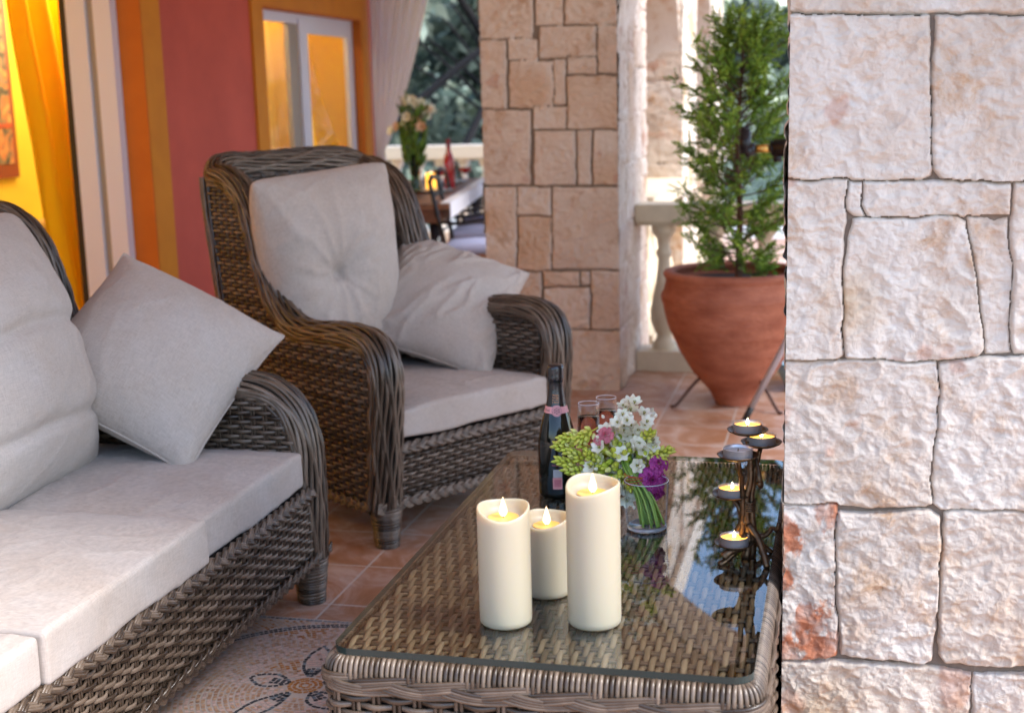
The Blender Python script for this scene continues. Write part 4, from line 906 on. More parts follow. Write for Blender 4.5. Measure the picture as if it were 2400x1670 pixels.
# ---------------------------------------------------------------- big candles
def flame(mb, c, h, r):
    pr = [(0, 0), (r*.55, h*.06), (r, h*.22), (r*.85, h*.42), (r*.45, h*.7), (r*.12, h*.93), (0, h)]
    mb.lathe(pr, 14, c)
M['flame'] = mat_emit('flame_glow', (1, .66, .36), 1.6); M['flame_core'] = mat_emit('flame_core', (1, .8, .42), 5)
M['wick'] = mat('wick', (.03, .02, .01), .9)
def point(name, loc, col, w, r=.01):
    l = bpy.data.lights.new(name, 'POINT'); l.energy = w; l.color = col; l.shadow_soft_size = r
    o = bpy.data.objects.new(name, l); COL.objects.link(o); o.location = loc; return o
M['lit_wax'] = mat('lit_wax', (.80, .42, .10), .3, sss=.3, emis=(1, .45, .07), estr=.12)  # flame glow put into the amber colour and the emission
def big_candle(label, u, v, r, h, dip, ph, seed):
    c = empty('pillar_candle', (u, v, TZ), 0, label, 'candle', 'ivory pillar candles on the glass table'); ns = 72
    th = np.linspace(0, 2*PI, ns, endpoint=False); rim = h-dip*(.5-.5*np.cos(th-ph))**1.5+.003*np.sin(2*th+seed)
    rings = [(0*th+.001, 0*th), (0*th+r*.9, 0*th), (0*th+r*.985, 0*th+.004), (0*th+r, 0*th+.012)]
    for f in (.2, .4, .6, .8, .93): rings.append((0*th+r, rim*f))
    rings += [(0*th+r, rim-.004), (0*th+r*.985, rim-.0008), (0*th+r*.95, rim), (0*th+r*.91, rim-.001), (0*th+r*.88, rim-.005)]
    zb = h-dip-.010
    rings += [(0*th+r*.85, (rim+zb)/2), (0*th+r*.80, 0*th+zb+.005), (0*th+r*.6, 0*th+zb), (0*th+r*.3, 0*th+zb-.001), (0*th+.001, 0*th+zb-.001)]
    V = np.stack([np.stack([a*np.cos(th), a*np.sin(th), b], -1) for a, b in rings]); MB().add(V, grid_quads(len(rings), ns, wrap=True)).build('wax_body', M['candle'], c)
    MB().lathe([(r*.58, zb+.0022), (r*.42, zb+.0010), (.001, zb+.0008)], 32).build('melt_pool', M['lit_wax'], c)  # added disc that paints the flame's glow into the bowl
    MB().tube([(0, 0, zb-.002), (0, 0, zb+.006)], .0012, 6).build('wick', M['wick'], c)
    m = MB(); flame(m, (0, 0, zb+.002), .036, .0074); m.build('flame', M['flame'], c)
    point('candle_light', (u, v, TZ+zb+.016), (1, .36, .03), .16, .006)
    return c
big_candle('medium ivory pillar candle, leftmost of the three on the glass', -.556, 2.150, .046, .213, .014, PI*.55, 1)
big_candle('shortest ivory pillar candle, behind and between the other two', -.513, 2.300, .0435, .150, .012, PI*.45, 2)
big_candle('tallest ivory pillar candle, in front of the bottle and flowers', -.403, 2.173, .0465, .256, .014, PI*.42, 3)

# ---------------------------------------------------------------- sparkling wine bottle
BT = empty('wine_bottle', (-.622, 2.915, TZ), 0, 'dark sparkling wine bottle with a pink neck band on the glass table', 'bottle')
M['bottle'] = mat('bottle_glass', (.006, .008, .006), .06, spec=.6); M['foil'] = mat('black_foil', (.012, .012, .016), .22, bump=.5, bscale=120, bdist=.002, spec=.7)
M['pink'] = mat('pink_label', (.74, .33, .34), .5); M['pink_ink'] = mat('pink_ink', (.55, .14, .2), .5); M['dark_ink'] = mat('dark_ink', (.04, .02, .03), .5); M['copper_ink'] = mat('copper_ink', (.65, .25, .10), .35, metal=.3); M['pale_label'] = mat('pale_label', (.45, .45, .5), .5)
Rb = [(0, .004), (.02, .0), (.038, .0), (.0425, .004), (.0435, .012), (.0435, .06), (.0435, .115), (.0425, .135), (.038, .16), (.031, .185), (.0255, .203), (.0225, .215)]
BR = np.array(Rb+[(.0195, .235), (.017, .25), (.0165, .262)])
MB().lathe(Rb, 48).build('body', M['bottle'], BT)
MB().lathe([(.0226, .2145), (.0210, .225), (.0192, .238), (.0178, .252), (.0172, .264), (.0178, .266), (.0192, .270), (.0198, .276), (.0188, .281), (.0190, .288), (.0192, .297), (.0178, .303), (.012, .3055), (0, .306)], 40).build('foil_cap', M['foil'], BT)
rad = lambda z: float(np.interp(z, BR[:, 1], BR[:, 0]))
def wrap(V, off=.0004, face=-PI/2+.24):
    """flat (x, z) -> on the bottle skin, centred on the side turned to the viewer"""
    V = np.asarray(V, float); out = []
    for x, z in V: r = rad(z)+off; a = face+x/r; out.append((r*math.cos(a), r*math.sin(a), z))
    return out
def patch(mb, x0, x1, z0, z1, off=.0004, n=16, nz=3, top=None):
    X, Z = np.meshgrid(np.linspace(x0, x1, n), np.linspace(z0, z1, nz), indexing='ij'); mb.add(wrap(np.c_[X.ravel(), Z.ravel()], off), grid_quads(n, nz))
mb = MB(); patch(mb, -.09, .09, .196, .211, .0006, 60); nb_ = mb.build('neck_band', M['pink'], BT)
mb = MB(); pts = [(0, .2025)]+[(.0125*math.cos(a), .2025+.0125*math.sin(a)) for a in np.linspace(0, 2*PI, 33)[:-1]]
mb.add(wrap(pts, .0012), [(0, i+1, (i+1) % 32+1, (i+1) % 32+1) for i in range(32)]); sl = mb.build('band_seal', M['pink'], nb_)
def line_on(mb, P, w=.0005, off=.0016, face=-PI/2+.24): mb.tube(wrap(P, off, face), w, 5, cap=False)
mb = MB(); line_on(mb, [(.0105*math.cos(a), .2025+.0105*math.sin(a)) for a in np.linspace(0, 2*PI, 40)], .0003)
hx = [(.0072*math.cos(R(90+60*i)), .2025+.0072*math.sin(R(90+60*i))) for i in range(7)]; line_on(mb, hx, .0003)
for i in range(6): line_on(mb, [(0, .2025), hx[i]], .00025); line_on(mb, [hx[i], hx[(i+2) % 6]], .0002)
mb.build('star_emblem', M['dark_ink'], nb_)
def text_on(body, size, x, z, m, parent, name, face=-PI/2+.24, off=.0007):
    cu = bpy.data.curves.new('t', 'FONT'); cu.body = body; cu.size = size; cu.align_x = 'CENTER'; cu.resolution_u = 3
    o = bpy.data.objects.new('t', cu); COL.objects.link(o); bpy.context.view_layer.update()
    me = bpy.data.meshes.new_from_object(o.evaluated_get(bpy.context.evaluated_depsgraph_get())); bpy.data.objects.remove(o)
    for v in me.vertices:
        q = wrap([(v.co.x+x, v.co.y+z)], off, face)[0]; v.co = q
    me.materials.clear(); me.materials.append(m); ob = bpy.data.objects.new(name, me); COL.objects.link(ob); ob.parent = parent; return ob
text_on('Rosé', .0075, -.024, .2005, M['dark_ink'], nb_, 'band_writing')
for i, s_ in enumerate(('Maison', 'Fondée', 'en 1772', 'à Reims')): text_on(s_, .0048, -.002, .236-i*.0052, M['copper_ink'], BT, 'foil_writing', off=.0012+.0004*i)
text_on('Veuve Clicquot', .0065, .006, .078, M['pink_ink'], BT, 'script_writing')
mb = MB(); patch(mb, -.0125, .009, .024, .051, .0005); bl_ = mb.build('back_label', M['pink'], BT)
mb = MB()
for i in range(16): 
    x = -.009+i*.001; patch(mb, x, x+.0004+.0003*(i % 3 == 0), .030, .047, .0009, 2)
mb.build('barcode', M['pink_ink'], bl_)
mb = MB(); patch(mb, -.0115, .009, .0515, .070, .0005); mb.build('plain_label', M['pale_label'], BT)

# ---------------------------------------------------------------- flutes
M['clear'] = mat_thin_glass('clear_glass', (.97, .98, .98), 1.45, boost=1.3)
def rose_mat(name, tint):
    m, t, o = nt(name); L = t.links.new; tr = N(t, 'ShaderNodeBsdfTransparent'); tr.inputs[0].default_value = c4(tint); d = N(t, 'ShaderNodeBsdfTranslucent'); d.inputs[0].default_value = c4((.75, .28, .2)); g = N(t, 'ShaderNodeBsdfGlossy', i_Roughness=.02)
    f = N(t, 'ShaderNodeFresnel', i_IOR=1.33); a = N(t, 'ShaderNodeMixShader'); a.inputs[0].default_value = .25; b = N(t, 'ShaderNodeMixShader'); L(tr.outputs[0], a.inputs[1]); L(d.outputs[0], a.inputs[2]); L(f.outputs[0], b.inputs[0]); L(a.outputs[0], b.inputs[1]); L(g.outputs[0], b.inputs[2]); L(b.outputs[0], o.inputs[0]); return m
M['rose'] = rose_mat('rose_wine', (.96, .70, .62)); M['redwine'] = rose_mat('red_wine', (.6, .05, .05))
def flute(label, u, v, h=.205):
    g = empty('champagne_flute', (u, v, TZ), 0, label, 'glass', 'flutes of rose wine behind the bouquet')
    MB().lathe([(.001, .002), (.03, .002), (.031, .004), (.006, .009), (.0035, .014), (.0035, .07), (.006, .08), (.016, .095), (.024, .12), (.0265, .145), (.026, .17), (.0235, h-.001), (.0238, h), (.0229, h), (.0252, .17), (.0257, .145), (.0232, .12), (.015, .0955), (.001, .084)], 36).build('bowl', M['clear'], g)
    MB().lathe([(.001, .086), (.0145, .097), (.0226, .121), (.0250, .145), (.0248, h-.032), (.001, h-.032)], 36).build('wine', M['rose'], g)
    MB().lathe([(.0236+.0009*math.cos(a), h+.0009*math.sin(a)) for a in np.linspace(0, 2*PI, 7)], 36).build('rim', mat('bright_rim', (.75, .75, .8), .05, spec=1), g)
flute('flute of rose wine nearest the dark bottle', -.557, 2.965); flute('flute of rose wine half hidden, farther from the bottle', -.527, 3.03)

# ---------------------------------------------------------------- vase and bouquet
VU, VV = -.386, 2.70
VA = empty('glass_vase', (VU, VV, TZ), 0, 'low clear glass tumbler vase holding the bouquet stems', 'vase')
MB().lathe([(.001, .004), (.036, .004), (.0405, .012), (.043, .05), (.0455, .105), (.0462, .106), (.0468, .104), (.0445, .05), (.0425, .008), (.040, .001), (.001, .001)], 44).build('tumbler', M['clear'], VA)
MB().lathe([(.041, .0022), (.0425, .004), (.0425, .0075), (.040, .010), (.036, .008), (.03, .006), (.001, .0055)], 40).build('thick_base', mat('glass_base', (.55, .65, .75), .08, spec=1, trans=.6), VA)
MB().lathe([(.0458+.0011*math.cos(a), .105+.0011*math.sin(a)) for a in np.linspace(0, 2*PI, 7)], 44).build('vase_rim', mat('bright_rim_vase', (.5, .55, .65), .05, spec=1), VA)
BQ = empty('bouquet', (VU, VV, TZ+.02), 0, 'posy of white star flowers, green buds, a pink and a purple bloom', 'bouquet')
M['stem'] = mat('flower_stem', (.22, .36, .05), .5, tonecol=[(.14, .26, .03), (.32, .48, .09)], sss=.1); M['petal_w'] = mat('white_petal', (.92, .88, .70), .55, sss=.25); M['bud'] = mat('green_bud', (1, 1, 1), .5, tonecol=[(.34, .46, .04), (.62, .64, .08), (.80, .78, .36)], sss=.15)
M['petal_p'] = mat('pink_petal', (.82, .25, .30), .6, dark=(.72, .16, .22), nscale=90, sss=.2); M['petal_v'] = mat('purple_petal', (.50, .05, .30), .55, dark=(.32, .02, .19), nscale=50, sss=.2)
M['center'] = mat('flower_centre', (.35, .33, .05), .7)
def basis(d):
    d = np.array(d, float); d /= np.linalg.norm(d); a = np.cross(d, (0, 0, 1.)); 
    if np.linalg.norm(a) < .1: a = np.array([1., 0, 0])
    a /= np.linalg.norm(a); b = np.cross(d, a); return a, b, d
def star_flower(mb, c, d, r, rng, m=0, cup=.5):
    a, b, d = basis(d); n = 6; ph = rng.random()*PI
    for k in range(n):
        t = ph+k*2*PI/n; e = a*math.cos(t)+b*math.sin(t); s = -a*math.sin(t)+b*math.cos(t); V = []
        for f, w, h in ((.05, .10, 0), (.3, .30, .10), (.6, .34, .26), (.85, .2, .40), (1.0, .02, .46)):
            for q in (-1, 0, 1): V.append(c+e*r*f*(1-cup*.2)+s*r*w*q+d*r*(h*cup*1.6+(.07 if q else -.02)))
        mb.add(V, grid_quads(5, 3), rng.random(), m)
    th = np.linspace(0, 2*PI, 7)[:-1]; 
    for t in th: mb.tube([c, c+(a*math.cos(t)+b*math.sin(t))*r*.16+d*r*.4], r*.035, 4, .5, 1)
def bud(mb, c, d, l, w, tone):
    a, b, d = basis(d); th = np.linspace(0, 2*PI, 8)[:-1]; V = []
    for f, k in ((0, .2), (.15, .7), (.4, 1), (.7, .75), (.9, .35), (1, .03)): 
        for t in th: V.append(c+d*l*f+(a*math.cos(t)+b*math.sin(t))*w*k)
    mb.add(V, grid_quads(6, 7, wrap=True), tone)
rng = np.random.default_rng(12)
# positions relative to the empty: cluster centre roughly (-.085, .13, .12)
def at(u, v, z): return np.array([u-VU, v-VV, z-TZ-.02])
mb = MB()
for k in range(26):   # stems: bound above, fanning out below inside the glass
    a = rng.random()*2*PI; q = math.sqrt(rng.random()); top = np.array([-.045+.012*q*math.cos(a), .05+.012*q*math.sin(a), .100])
    bot = np.array([.012+.026*q*math.cos(a+.5), -.004+.026*q*math.sin(a+.5), -.012+.003*rng.random()]); mid = (top+bot)/2+np.array([.008, 0, .0])+rng.normal(0, .002, 3)
    P, _ = catmull([bot, mid, top, top+np.array([-.012, .03, .02])], 10); mb.tube(P, .0026, 6, rng.random())
mb.build('stems', M['stem'], BQ)
mb = MB(); 
for k in range(5):
    th = np.linspace(0, 2*PI, 30); mb.tube([np.array([-.030+.022*math.cos(t), .034+.020*math.sin(t), .072+.003*k+.004*math.sin(t+k)]) for t in th], .0011, 5, cap=False)
mb.build('binding_twine', mat('twine', (.45, .10, .04), .8), BQ)
CC = at(-.452, 2.80, .585)
def shell(n, rr, sz, cc, lo=-.6):
    out = []
    while len(out) < n:
        d = rng.normal(size=3); d /= np.linalg.norm(d)
        if d[2] < lo or d[1] > .75: continue
        out.append((cc+d*np.array(rr)*(.82+.25*rng.random()), d))
    return out
mg = MB()
for c, d in shell(190, (.068, .06, .066), 1, CC):   # inner greens filling the heart
    bud(mg, c*.8+CC*.2, d, .026, .0068, rng.random()*.8)
for k in range(70):
    d = rng.normal(size=3); d /= np.linalg.norm(d); d[2] = abs(d[2]) ; mg.tube([CC+np.array([0, -.01, -.05]), CC+d*.025, CC+d*np.array([.06, .06, .07])], .0013, 4, rng.random())
mg.build('green_filling', M['bud'], BQ)

FLW = [(-0.429, 2.778, 0.705), (-0.405, 2.778, 0.691), (-0.429, 2.742, 0.69), (-0.457, 2.743, 0.688), (-0.482, 2.773, 0.666), (-0.414, 2.769, 0.664), (-0.394, 2.767, 0.645), (-0.416, 2.752, 0.644), (-0.496, 2.764, 0.598), (-0.47, 2.764, 0.591), (-0.443, 2.763, 0.585), (-0.488, 2.746, 0.628), (-0.403, 2.757, 0.623), (-0.383, 2.756, 0.634), (-0.46, 2.749, 0.554), (-0.442, 2.76, 0.541), (-0.423, 2.758, 0.558), (-0.435, 2.742, 0.522), (-0.425, 2.738, 0.539), (-0.445, 2.751, 0.618), (-0.41, 2.741, 0.593), (-0.392, 2.741, 0.686), (-0.445, 2.759, 0.704), (-0.509, 2.753, 0.581), (-0.416, 2.755, 0.726)]
BUD = [(-0.539, 2.765, 0.651, -0.8), (-0.55, 2.765, 0.615, -1), (-0.548, 2.765, 0.581, -0.9), (-0.51, 2.765, 0.662, -0.3), (-0.526, 2.765, 0.596, -0.6), (-0.531, 2.765, 0.561, -0.8), (-0.394, 2.765, 0.621, 0.5), (-0.38, 2.765, 0.612, 0.8), (-0.501, 2.765, 0.587, -0.2), (-0.492, 2.765, 0.568, -0.4), (-0.52, 2.765, 0.627, -0.5), (-0.404, 2.765, 0.641, 0.3), (-0.438, 2.765, 0.57, 0.1)]
PINK = (-0.481, 2.755, 0.655)
PURP = (-0.379, 2.735, 0.566)

for k in range(34): a = rng.random()*2*PI; FLW.append((-.440+.062*math.cos(a)*rng.random(), 2.77+.02*rng.random(), .61+.065*math.sin(a)))
for i, (u, v, z) in enumerate(FLW):
    c = at(u, v, z)+rng.normal(0, .003, 3); d = c-CC+np.array([.0, -.04, .02]); mb = MB(); star_flower(mb, c, d, .0185+.003*rng.random(), rng, cup=.3+.5*rng.random()); 
    c2 = c+rng.normal(0, .010, 3)+np.array([0, .006, -.004]); star_flower(mb, c2, d+rng.normal(0, .05, 3), .0165, rng, cup=.6); bud(mb, c+rng.normal(0, .012, 3), d, .012, .004, .5)
    mb.build('white_flower', [M['petal_w'], M['center']], BQ)
for i, (u, v, z, dx) in enumerate(BUD):
    c = at(u, v, z); ax = np.array([dx, -.3, .35 if i % 3 else -.15]); ax /= np.linalg.norm(ax); mb = MB(); a_, b_, _ = basis(ax)
    for k in range(20):
        f = k/20; t = k*2.4; e = a_*math.cos(t)+b_*math.sin(t); bud(mb, c+ax*f*.046+e*.007*(1-f*.6), ax+e*(.9-.6*f), .0175-.004*f, .0052-.0012*f, .25+.75*rng.random()*(1-f*.6))
    mb.tube([c-ax*.02, c+ax*.04], .0016, 5, .3); mb.build('bud_spike', M['bud'], BQ)
def ruffle(mb, c, d, r, layers, rng, m=0, open_=.9):
    a, b, d = basis(d)
    for L_ in range(layers):
        f = (L_+1)/layers; n = 4+L_*2
        for k in range(n):
            t = 2*PI*(k+.5*(L_ % 2))/n+rng.random()*.4; V = []; wd = 2.3*PI/n
            for i, q in enumerate(np.linspace(0, 1, 6)):
                for j, s in enumerate(np.linspace(-1, 1, 7)):
                    tt = t+s*wd*.5*(.35+.65*q); rad_ = r*f*(.12+.88*q**(.8))*(1-.10*s*s*q)*open_+r*.03*math.sin(9*s+k+L_)*q
                    h = r*((1-f)*.75*q+.30*q*(1-q)*2+.13*math.sin(7*s+L_*2+k)*q*q)+r*.18*(1-f)
                    V.append(c+(a*math.cos(tt)+b*math.sin(tt))*rad_+d*h)
            mb.add(V, grid_quads(6, 7), rng.random(), m)
mb = MB(); ruffle(mb, at(*PINK), (-.1, -1, .5), .021, 5, rng); ruffle(mb, at(*PINK)+np.array([-.016, -.003, -.012]), (-.5, -1, .2), .016, 4, rng); mb.build('pink_carnation', M['petal_p'], BQ)
mb = MB(); ruffle(mb, at(*PURP), (.2, -1, .3), .034, 6, rng); ruffle(mb, at(*PURP)+np.array([.014, .004, .034]), (.4, -.8, .6), .024, 4, rng); ruffle(mb, at(*PURP)+np.array([.008, .0, -.028]), (.1, -.7, -.7), .022, 4, rng); mb.build('purple_lisianthus', M['petal_v'], BQ)

# ---------------------------------------------------------------- branching bronze tealight holder
HU, HV = -.165, 2.545
HD = empty('candle_holder', (HU, HV, TZ), 0, 'bronze branch shaped holder with five small dishes on the glass table', 'candle holder')
def dish_at(u, v, z): return (u-HU, v-HV, z-TZ)
DI = [(-.190, 2.525, .505), (-.197, 2.56, .593), (-.182, 2.50, .688), (-.168, 2.555, .724), (-.142, 2.565, .698)]
mb = MB()
def limb(P, r0, r1, n=14): 
    Q, _ = catmull(P, n); Q = Q+np.stack([fbm(Q[:, 2]*60+k*9, Q[:, 0]*60, o=2) for k in range(3)], 1)*.0012; mb.tube(Q, np.linspace(r0, r1, n)*1.5, 8)
limb([(-.004, -.004, .0), (.002, .002, .05), (-.004, 0, .11), (.004, .004, .17), (-.002, .008, .235)], .0062, .0038, 24)
limb([(.008, .004, .0), (.010, .0, .06), (.006, .006, .12), (.014, .012, .19), (.022, .018, .222)], .005, .003, 20)
limb([(-.012, .006, .02), (-.010, -.002, .09), (-.012, -.01, .15), (-.016, -.04, .210)], .0045, .003, 18)
limb([(-.004, -.002, .03), (-.014, -.012, .03), tuple(np.array(dish_at(*DI[0]))-[0, 0, .006])], .005, .0035)
limb([(-.006, .0, .07), (-.018, .006, .10), tuple(np.array(dish_at(*DI[1]))-[0, 0, .004])], .0045, .003)
limb([(.0, .0, .07), (.022, -.02, .045), (.040, -.05, .002)], .005, .0042); limb([(-.002, .0, .05), (-.03, -.03, .015), (-.052, -.05, .002)], .005, .004)
limb([(.006, .0, .045), (.030, .01, .045), (.048, .008, .062), (.056, .0, .060), (.060, -.002, .078)], .0038, .0028); limb([(.0, .006, .03), (.02, .03, .02), (.045, .035, .003)], .0045, .0035)
limb([(-.01, .01, .075), (-.032, .02, .03), (-.040, .03, .002)], .0045, .0035); limb([(.012, .012, .2), (.020, -.004, .175), (.024, -.008, .150), (.020, -.012, .160)], .0032, .004)
limb([(-.01, -.02, .028), (-.03, -.045, .028), (-.045, -.05, .018)], .004, .006)
for k in range(5):
    th = np.linspace(0, 2*PI, 14); mb.tube([(.002+.011*math.cos(t), .002+.011*math.sin(t), .100+k*.0042+.002*math.sin(t)) for t in th], .0021, 5, cap=False)
mb.build('branches', M['bronze'], HD)
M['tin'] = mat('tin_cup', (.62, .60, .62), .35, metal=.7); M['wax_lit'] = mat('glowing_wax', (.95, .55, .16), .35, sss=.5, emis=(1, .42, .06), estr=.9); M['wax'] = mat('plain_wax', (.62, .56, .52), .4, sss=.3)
TL = ['lit tealight on the lowest front dish of the bronze holder', 'lit tealight on the middle dish of the bronze holder', 'unlit tealight on the upper front dish of the bronze holder', 'topmost lit tealight of the bronze holder', 'lit tealight half hidden behind the upper dishes']
for i, dsh in enumerate(DI):
    c = dish_at(*dsh); rr = .039
    MB().lathe([(.001, -.004), (rr*.7, -.0035), (rr*.95, .0015), (rr*1.02, .005), (rr*.93, .0032), (rr*.68, -.0015), (.001, -.002)], 32, c).build('dish', M['bronze'], HD)
    t = empty('tealight', (dsh[0], dsh[1], dsh[2]-.001), 0, TL[i], 'tealight', 'tealights on the bronze holder')
    MB().lathe([(.001, 0), (.0277, 0), (.028, .002), (.028, .0178), (.0285, .0183), (.0271, .0180), (.0270, .0115)], 36).build('cup', M['tin'], t)
    lit = i != 2
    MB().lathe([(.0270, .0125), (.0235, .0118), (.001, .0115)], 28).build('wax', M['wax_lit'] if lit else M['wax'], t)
    MB().tube([(0, 0, .011), (.0004, 0, .017)], .0009, 5).build('wick', M['wick'], t)
    if lit:
        m = MB(); flame(m, (0, 0, .014), .015, .0034); m.build('flame', M['flame_core'], t)
        point('tealight_glow', (dsh[0], dsh[1], dsh[2]+.017), (1, .5, .14), .06, .003)

# ---------------------------------------------------------------- dining corner
an = R(9.3)
DT = empty('dining_table', (-2.30, 7.80, 0), an, 'brown wooden dining table set with plates, seen past the armchair', 'dining table')
b_ = MB().box((-1.02, 0, .715), (0, 2.6, .75)).build('table_top', M['wood'], DT); bm_ = b_.modifiers.new('b', 'BEVEL'); bm_.width = .006
MB().box((-.97, .05, .63), (-.05, 2.55, .713)).build('apron', M['wood'], DT)
for x, y in ((-.1, .1), (-.94, .1), (-.1, 2.5), (-.94, 2.5)): MB().tube([(x, y, 0), (x, y, .63)], [.025, .04], 10).build('leg', M['black_metal'], DT)
ca_, sa_ = math.cos(an), math.sin(an)
TT = lambda x, y: (-2.30+x*ca_-y*sa_, 7.80+x*sa_+y*ca_)
rn = MB().box((-.055, .02, .7505), (.006, 2.58, .757)).box((.001, .02, .66), (.007, 2.58, .7505)).build('table_runner', mat('white_linen', (.72, .72, .76), .85)); rn.location = (-2.30, 7.80, 0); rn.rotation_euler = (0, 0, an)  # added white strip: daylight on the table's side edge put into colour
tag(rn, 'strip of white cloth hanging over the right edge of the dining table', 'cloth')
plt = None
for lab, (x, y) in (('white dinner plate at the near end of the dining table', (-.55, .45)), ('white dinner plate in the middle of the dining table, near its right edge', (-.24, 1.05)), ('white dinner plate farthest along the dining table', (-.24, 2.0))):
    q = TT(x, y)
    o = MB().lathe([(.001, .004), (.08, .003), (.09, .008), (.135, .018), (.137, .021), (.09, .012), (.08, .008), (.001, .008)], 36).build('plate', M['ceramic']) if plt is None else plt.copy()
    if plt is None: plt = o
    else: COL.objects.link(o)
    o.location = (q[0], q[1], .75); tag(o, lab, 'plate', 'plates on the dining table')
def wine_glass(label, x, y, s=1.0):
    g = empty('wine_glass', (x, y, .75), 0, label, 'wine glass', 'glasses of red wine on the dining table')
    MB().lathe([(.001*s, .003), (.035*s, .003), (.006, .010), (.0045, .08), (.012, .09), (.036*s, .115), (.043*s, .145), (.038*s, .19), (.037*s, .19), (.0415*s, .145), (.034*s, .117), (.001, .094)], 24).build('bowl', M['clear'], g)
    MB().lathe([(.001, .096), (.033*s, .118), (.0405*s, .140), (.001, .140)], 24).build('wine', mat('deep_red_wine', (.55, .005, .01), .1, trans=.3, emis=None) if 'deep_red_wine' not in bpy.data.materials else bpy.data.materials['deep_red_wine'], g)
wine_glass('red wine glass just left of the orange candle', -2.86, 8.90); wine_glass('red wine glass just in front of the red bottle', -2.70, 8.95, 1.1); wine_glass('red wine glass nearest the tan stone pillar', -2.60, 9.25, 1.15)
oc = empty('orange_candle', (-2.785, 9.02, .75), 0, 'short lit orange candle between two wine glasses on the dining table', 'candle')
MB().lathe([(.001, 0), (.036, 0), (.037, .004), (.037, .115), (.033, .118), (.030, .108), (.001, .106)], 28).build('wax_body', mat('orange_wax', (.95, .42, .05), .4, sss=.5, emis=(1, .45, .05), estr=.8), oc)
m = MB(); flame(m, (0, 0, .108), .03, .006); m.build('flame', M['flame'], oc)
rb = empty('red_bottle', (-2.71, 9.22, .75), 0, 'slim red glass bottle standing on the dining table', 'bottle')
MB().lathe([(.001, 0), (.036, 0), (.038, .01), (.038, .19), (.030, .23), (.016, .26), (.0145, .33), (.001, .33)], 28).build('glass_body', mat('red_glass', (.50, .012, .02), .12, spec=.8, trans=.15), rb)
MB().lathe([(.0155, .285), (.0165, .29), (.0165, .345), (.001, .348)], 24).build('capsule', mat('dark_red_foil', (.22, .02, .03), .4), rb)
dv = empty('flower_vase', (-2.83, 8.80, .75), 0, 'tall green tinted vase on the dining table', 'vase')
MB().lathe([(.001, 0), (.04, 0), (.045, .01), (.035, .05), (.03, .12), (.036, .20), (.048, .26), (.044, .26), (.001, .05)], 24).build('vase_body', mat_thin_glass('green_glass', (.25, .42, .32), 1.5), dv)
fb = empty('lily_arrangement', (-2.83, 8.80, .80), 0, 'tall arrangement of white lilies and green leaves in the dining table vase', 'flowers')
rng = np.random.default_rng(5); mb = MB()
for k in range(24):
    d = np.array([rng.normal(0, .055), rng.normal(0, .05), .42+rng.random()*.22]); P, _ = catmull([(0, 0, .0), d*np.array([.2, .2, .5]), d], 8); mb.tube(P, .004, 5, rng.random())
for k in range(110):
    z = .12+.36*rng.random(); a = rng.random()*2*PI; c = np.array([.03*math.cos(a), .03*math.sin(a), z])*np.array([1+z*2.5, 1+z*2.5, 1]); bud(mb, c, np.array([math.cos(a)*.5, math.sin(a)*.5, .8]), .09, .012, rng.random()*.4)
mb.build('greenery', M['needle'], fb)
for k in range(22):
    a = rng.random()*2*PI; rr = .03+.10*rng.random(); c = np.array([rr*math.cos(a)*1.1, rr*math.sin(a), .36+.22*rng.random()]); mb = MB(); star_flower(mb, c, np.array([math.cos(a)-.1, math.sin(a)-.8, .3]), .045, rng, cup=.9)
    mb.build('lily', [M['petal_w'] if k % 4 else M.setdefault('petal_o', mat('peach_petal', (.80, .50, .30), .6)), M['center']], fb)
def dchair(label, x, y, rz):
    r = empty('dining_chair', (x, y, 0), rz, label, 'dining chair', 'dark metal chairs along the dining table'); mt = M['black_metal']
    for sx in (-1, 1):
        MB().tube([(sx*.22, -.21, 0), (sx*.22, -.21, .44)], .013, 8).build('leg', mt, r)
        P, _ = catmull([(sx*.22, .22, 0), (sx*.215, .2, .44), (sx*.21, .24, .66), (sx*.20, .29, .90)], 14); MB().tube(P, .013, 8).build('leg', mt, r)
        P, _ = catmull([(sx*.23, -.2, .44), (sx*.25, -.19, .60), (sx*.25, -.05, .66), (sx*.24, .1, .64), (sx*.225, .22, .65)], 14); MB().tube(P, .012, 8).build('arm', mt, r)
    m = MB(); m.tube([(-.2, .285, .89), (0, .30, .91), (.2, .285, .89)], .014, 8)
    for z in (.58, .70, .80): m.tube([(-.21, .235+(z-.55)*.15, z), (.21, .235+(z-.55)*.15, z)], .008, 6)
    P, _ = catmull([(.0+.06*math.cos(t), .27, .70+.06*math.sin(t)) for t in np.linspace(0, 2*PI, 9)], 20); m.tube(P, .006, 5); m.build('back_rest', mt, r)
    s = MB().box((-.22, -.23, .425), (.22, .23, .45)).build('seat_frame', M['wood'], r)
    p = rbox(.44, .45, .05, r=.02, nx=14, ny=14, wr=.003).build('seat_pad', M['pad'], r); p.location = (0, 0, .475)
    return r
dchair('nearest dark metal dining chair with a blue grey seat pad, against the tan pillar', -2.14, 7.95, R(100)); dchair('second dark metal dining chair with a blue grey pad, behind the nearest one', -2.36, 8.85, R(99)); dchair('farthest dark metal dining chair, past the other two', -2.53, 9.75, R(99))

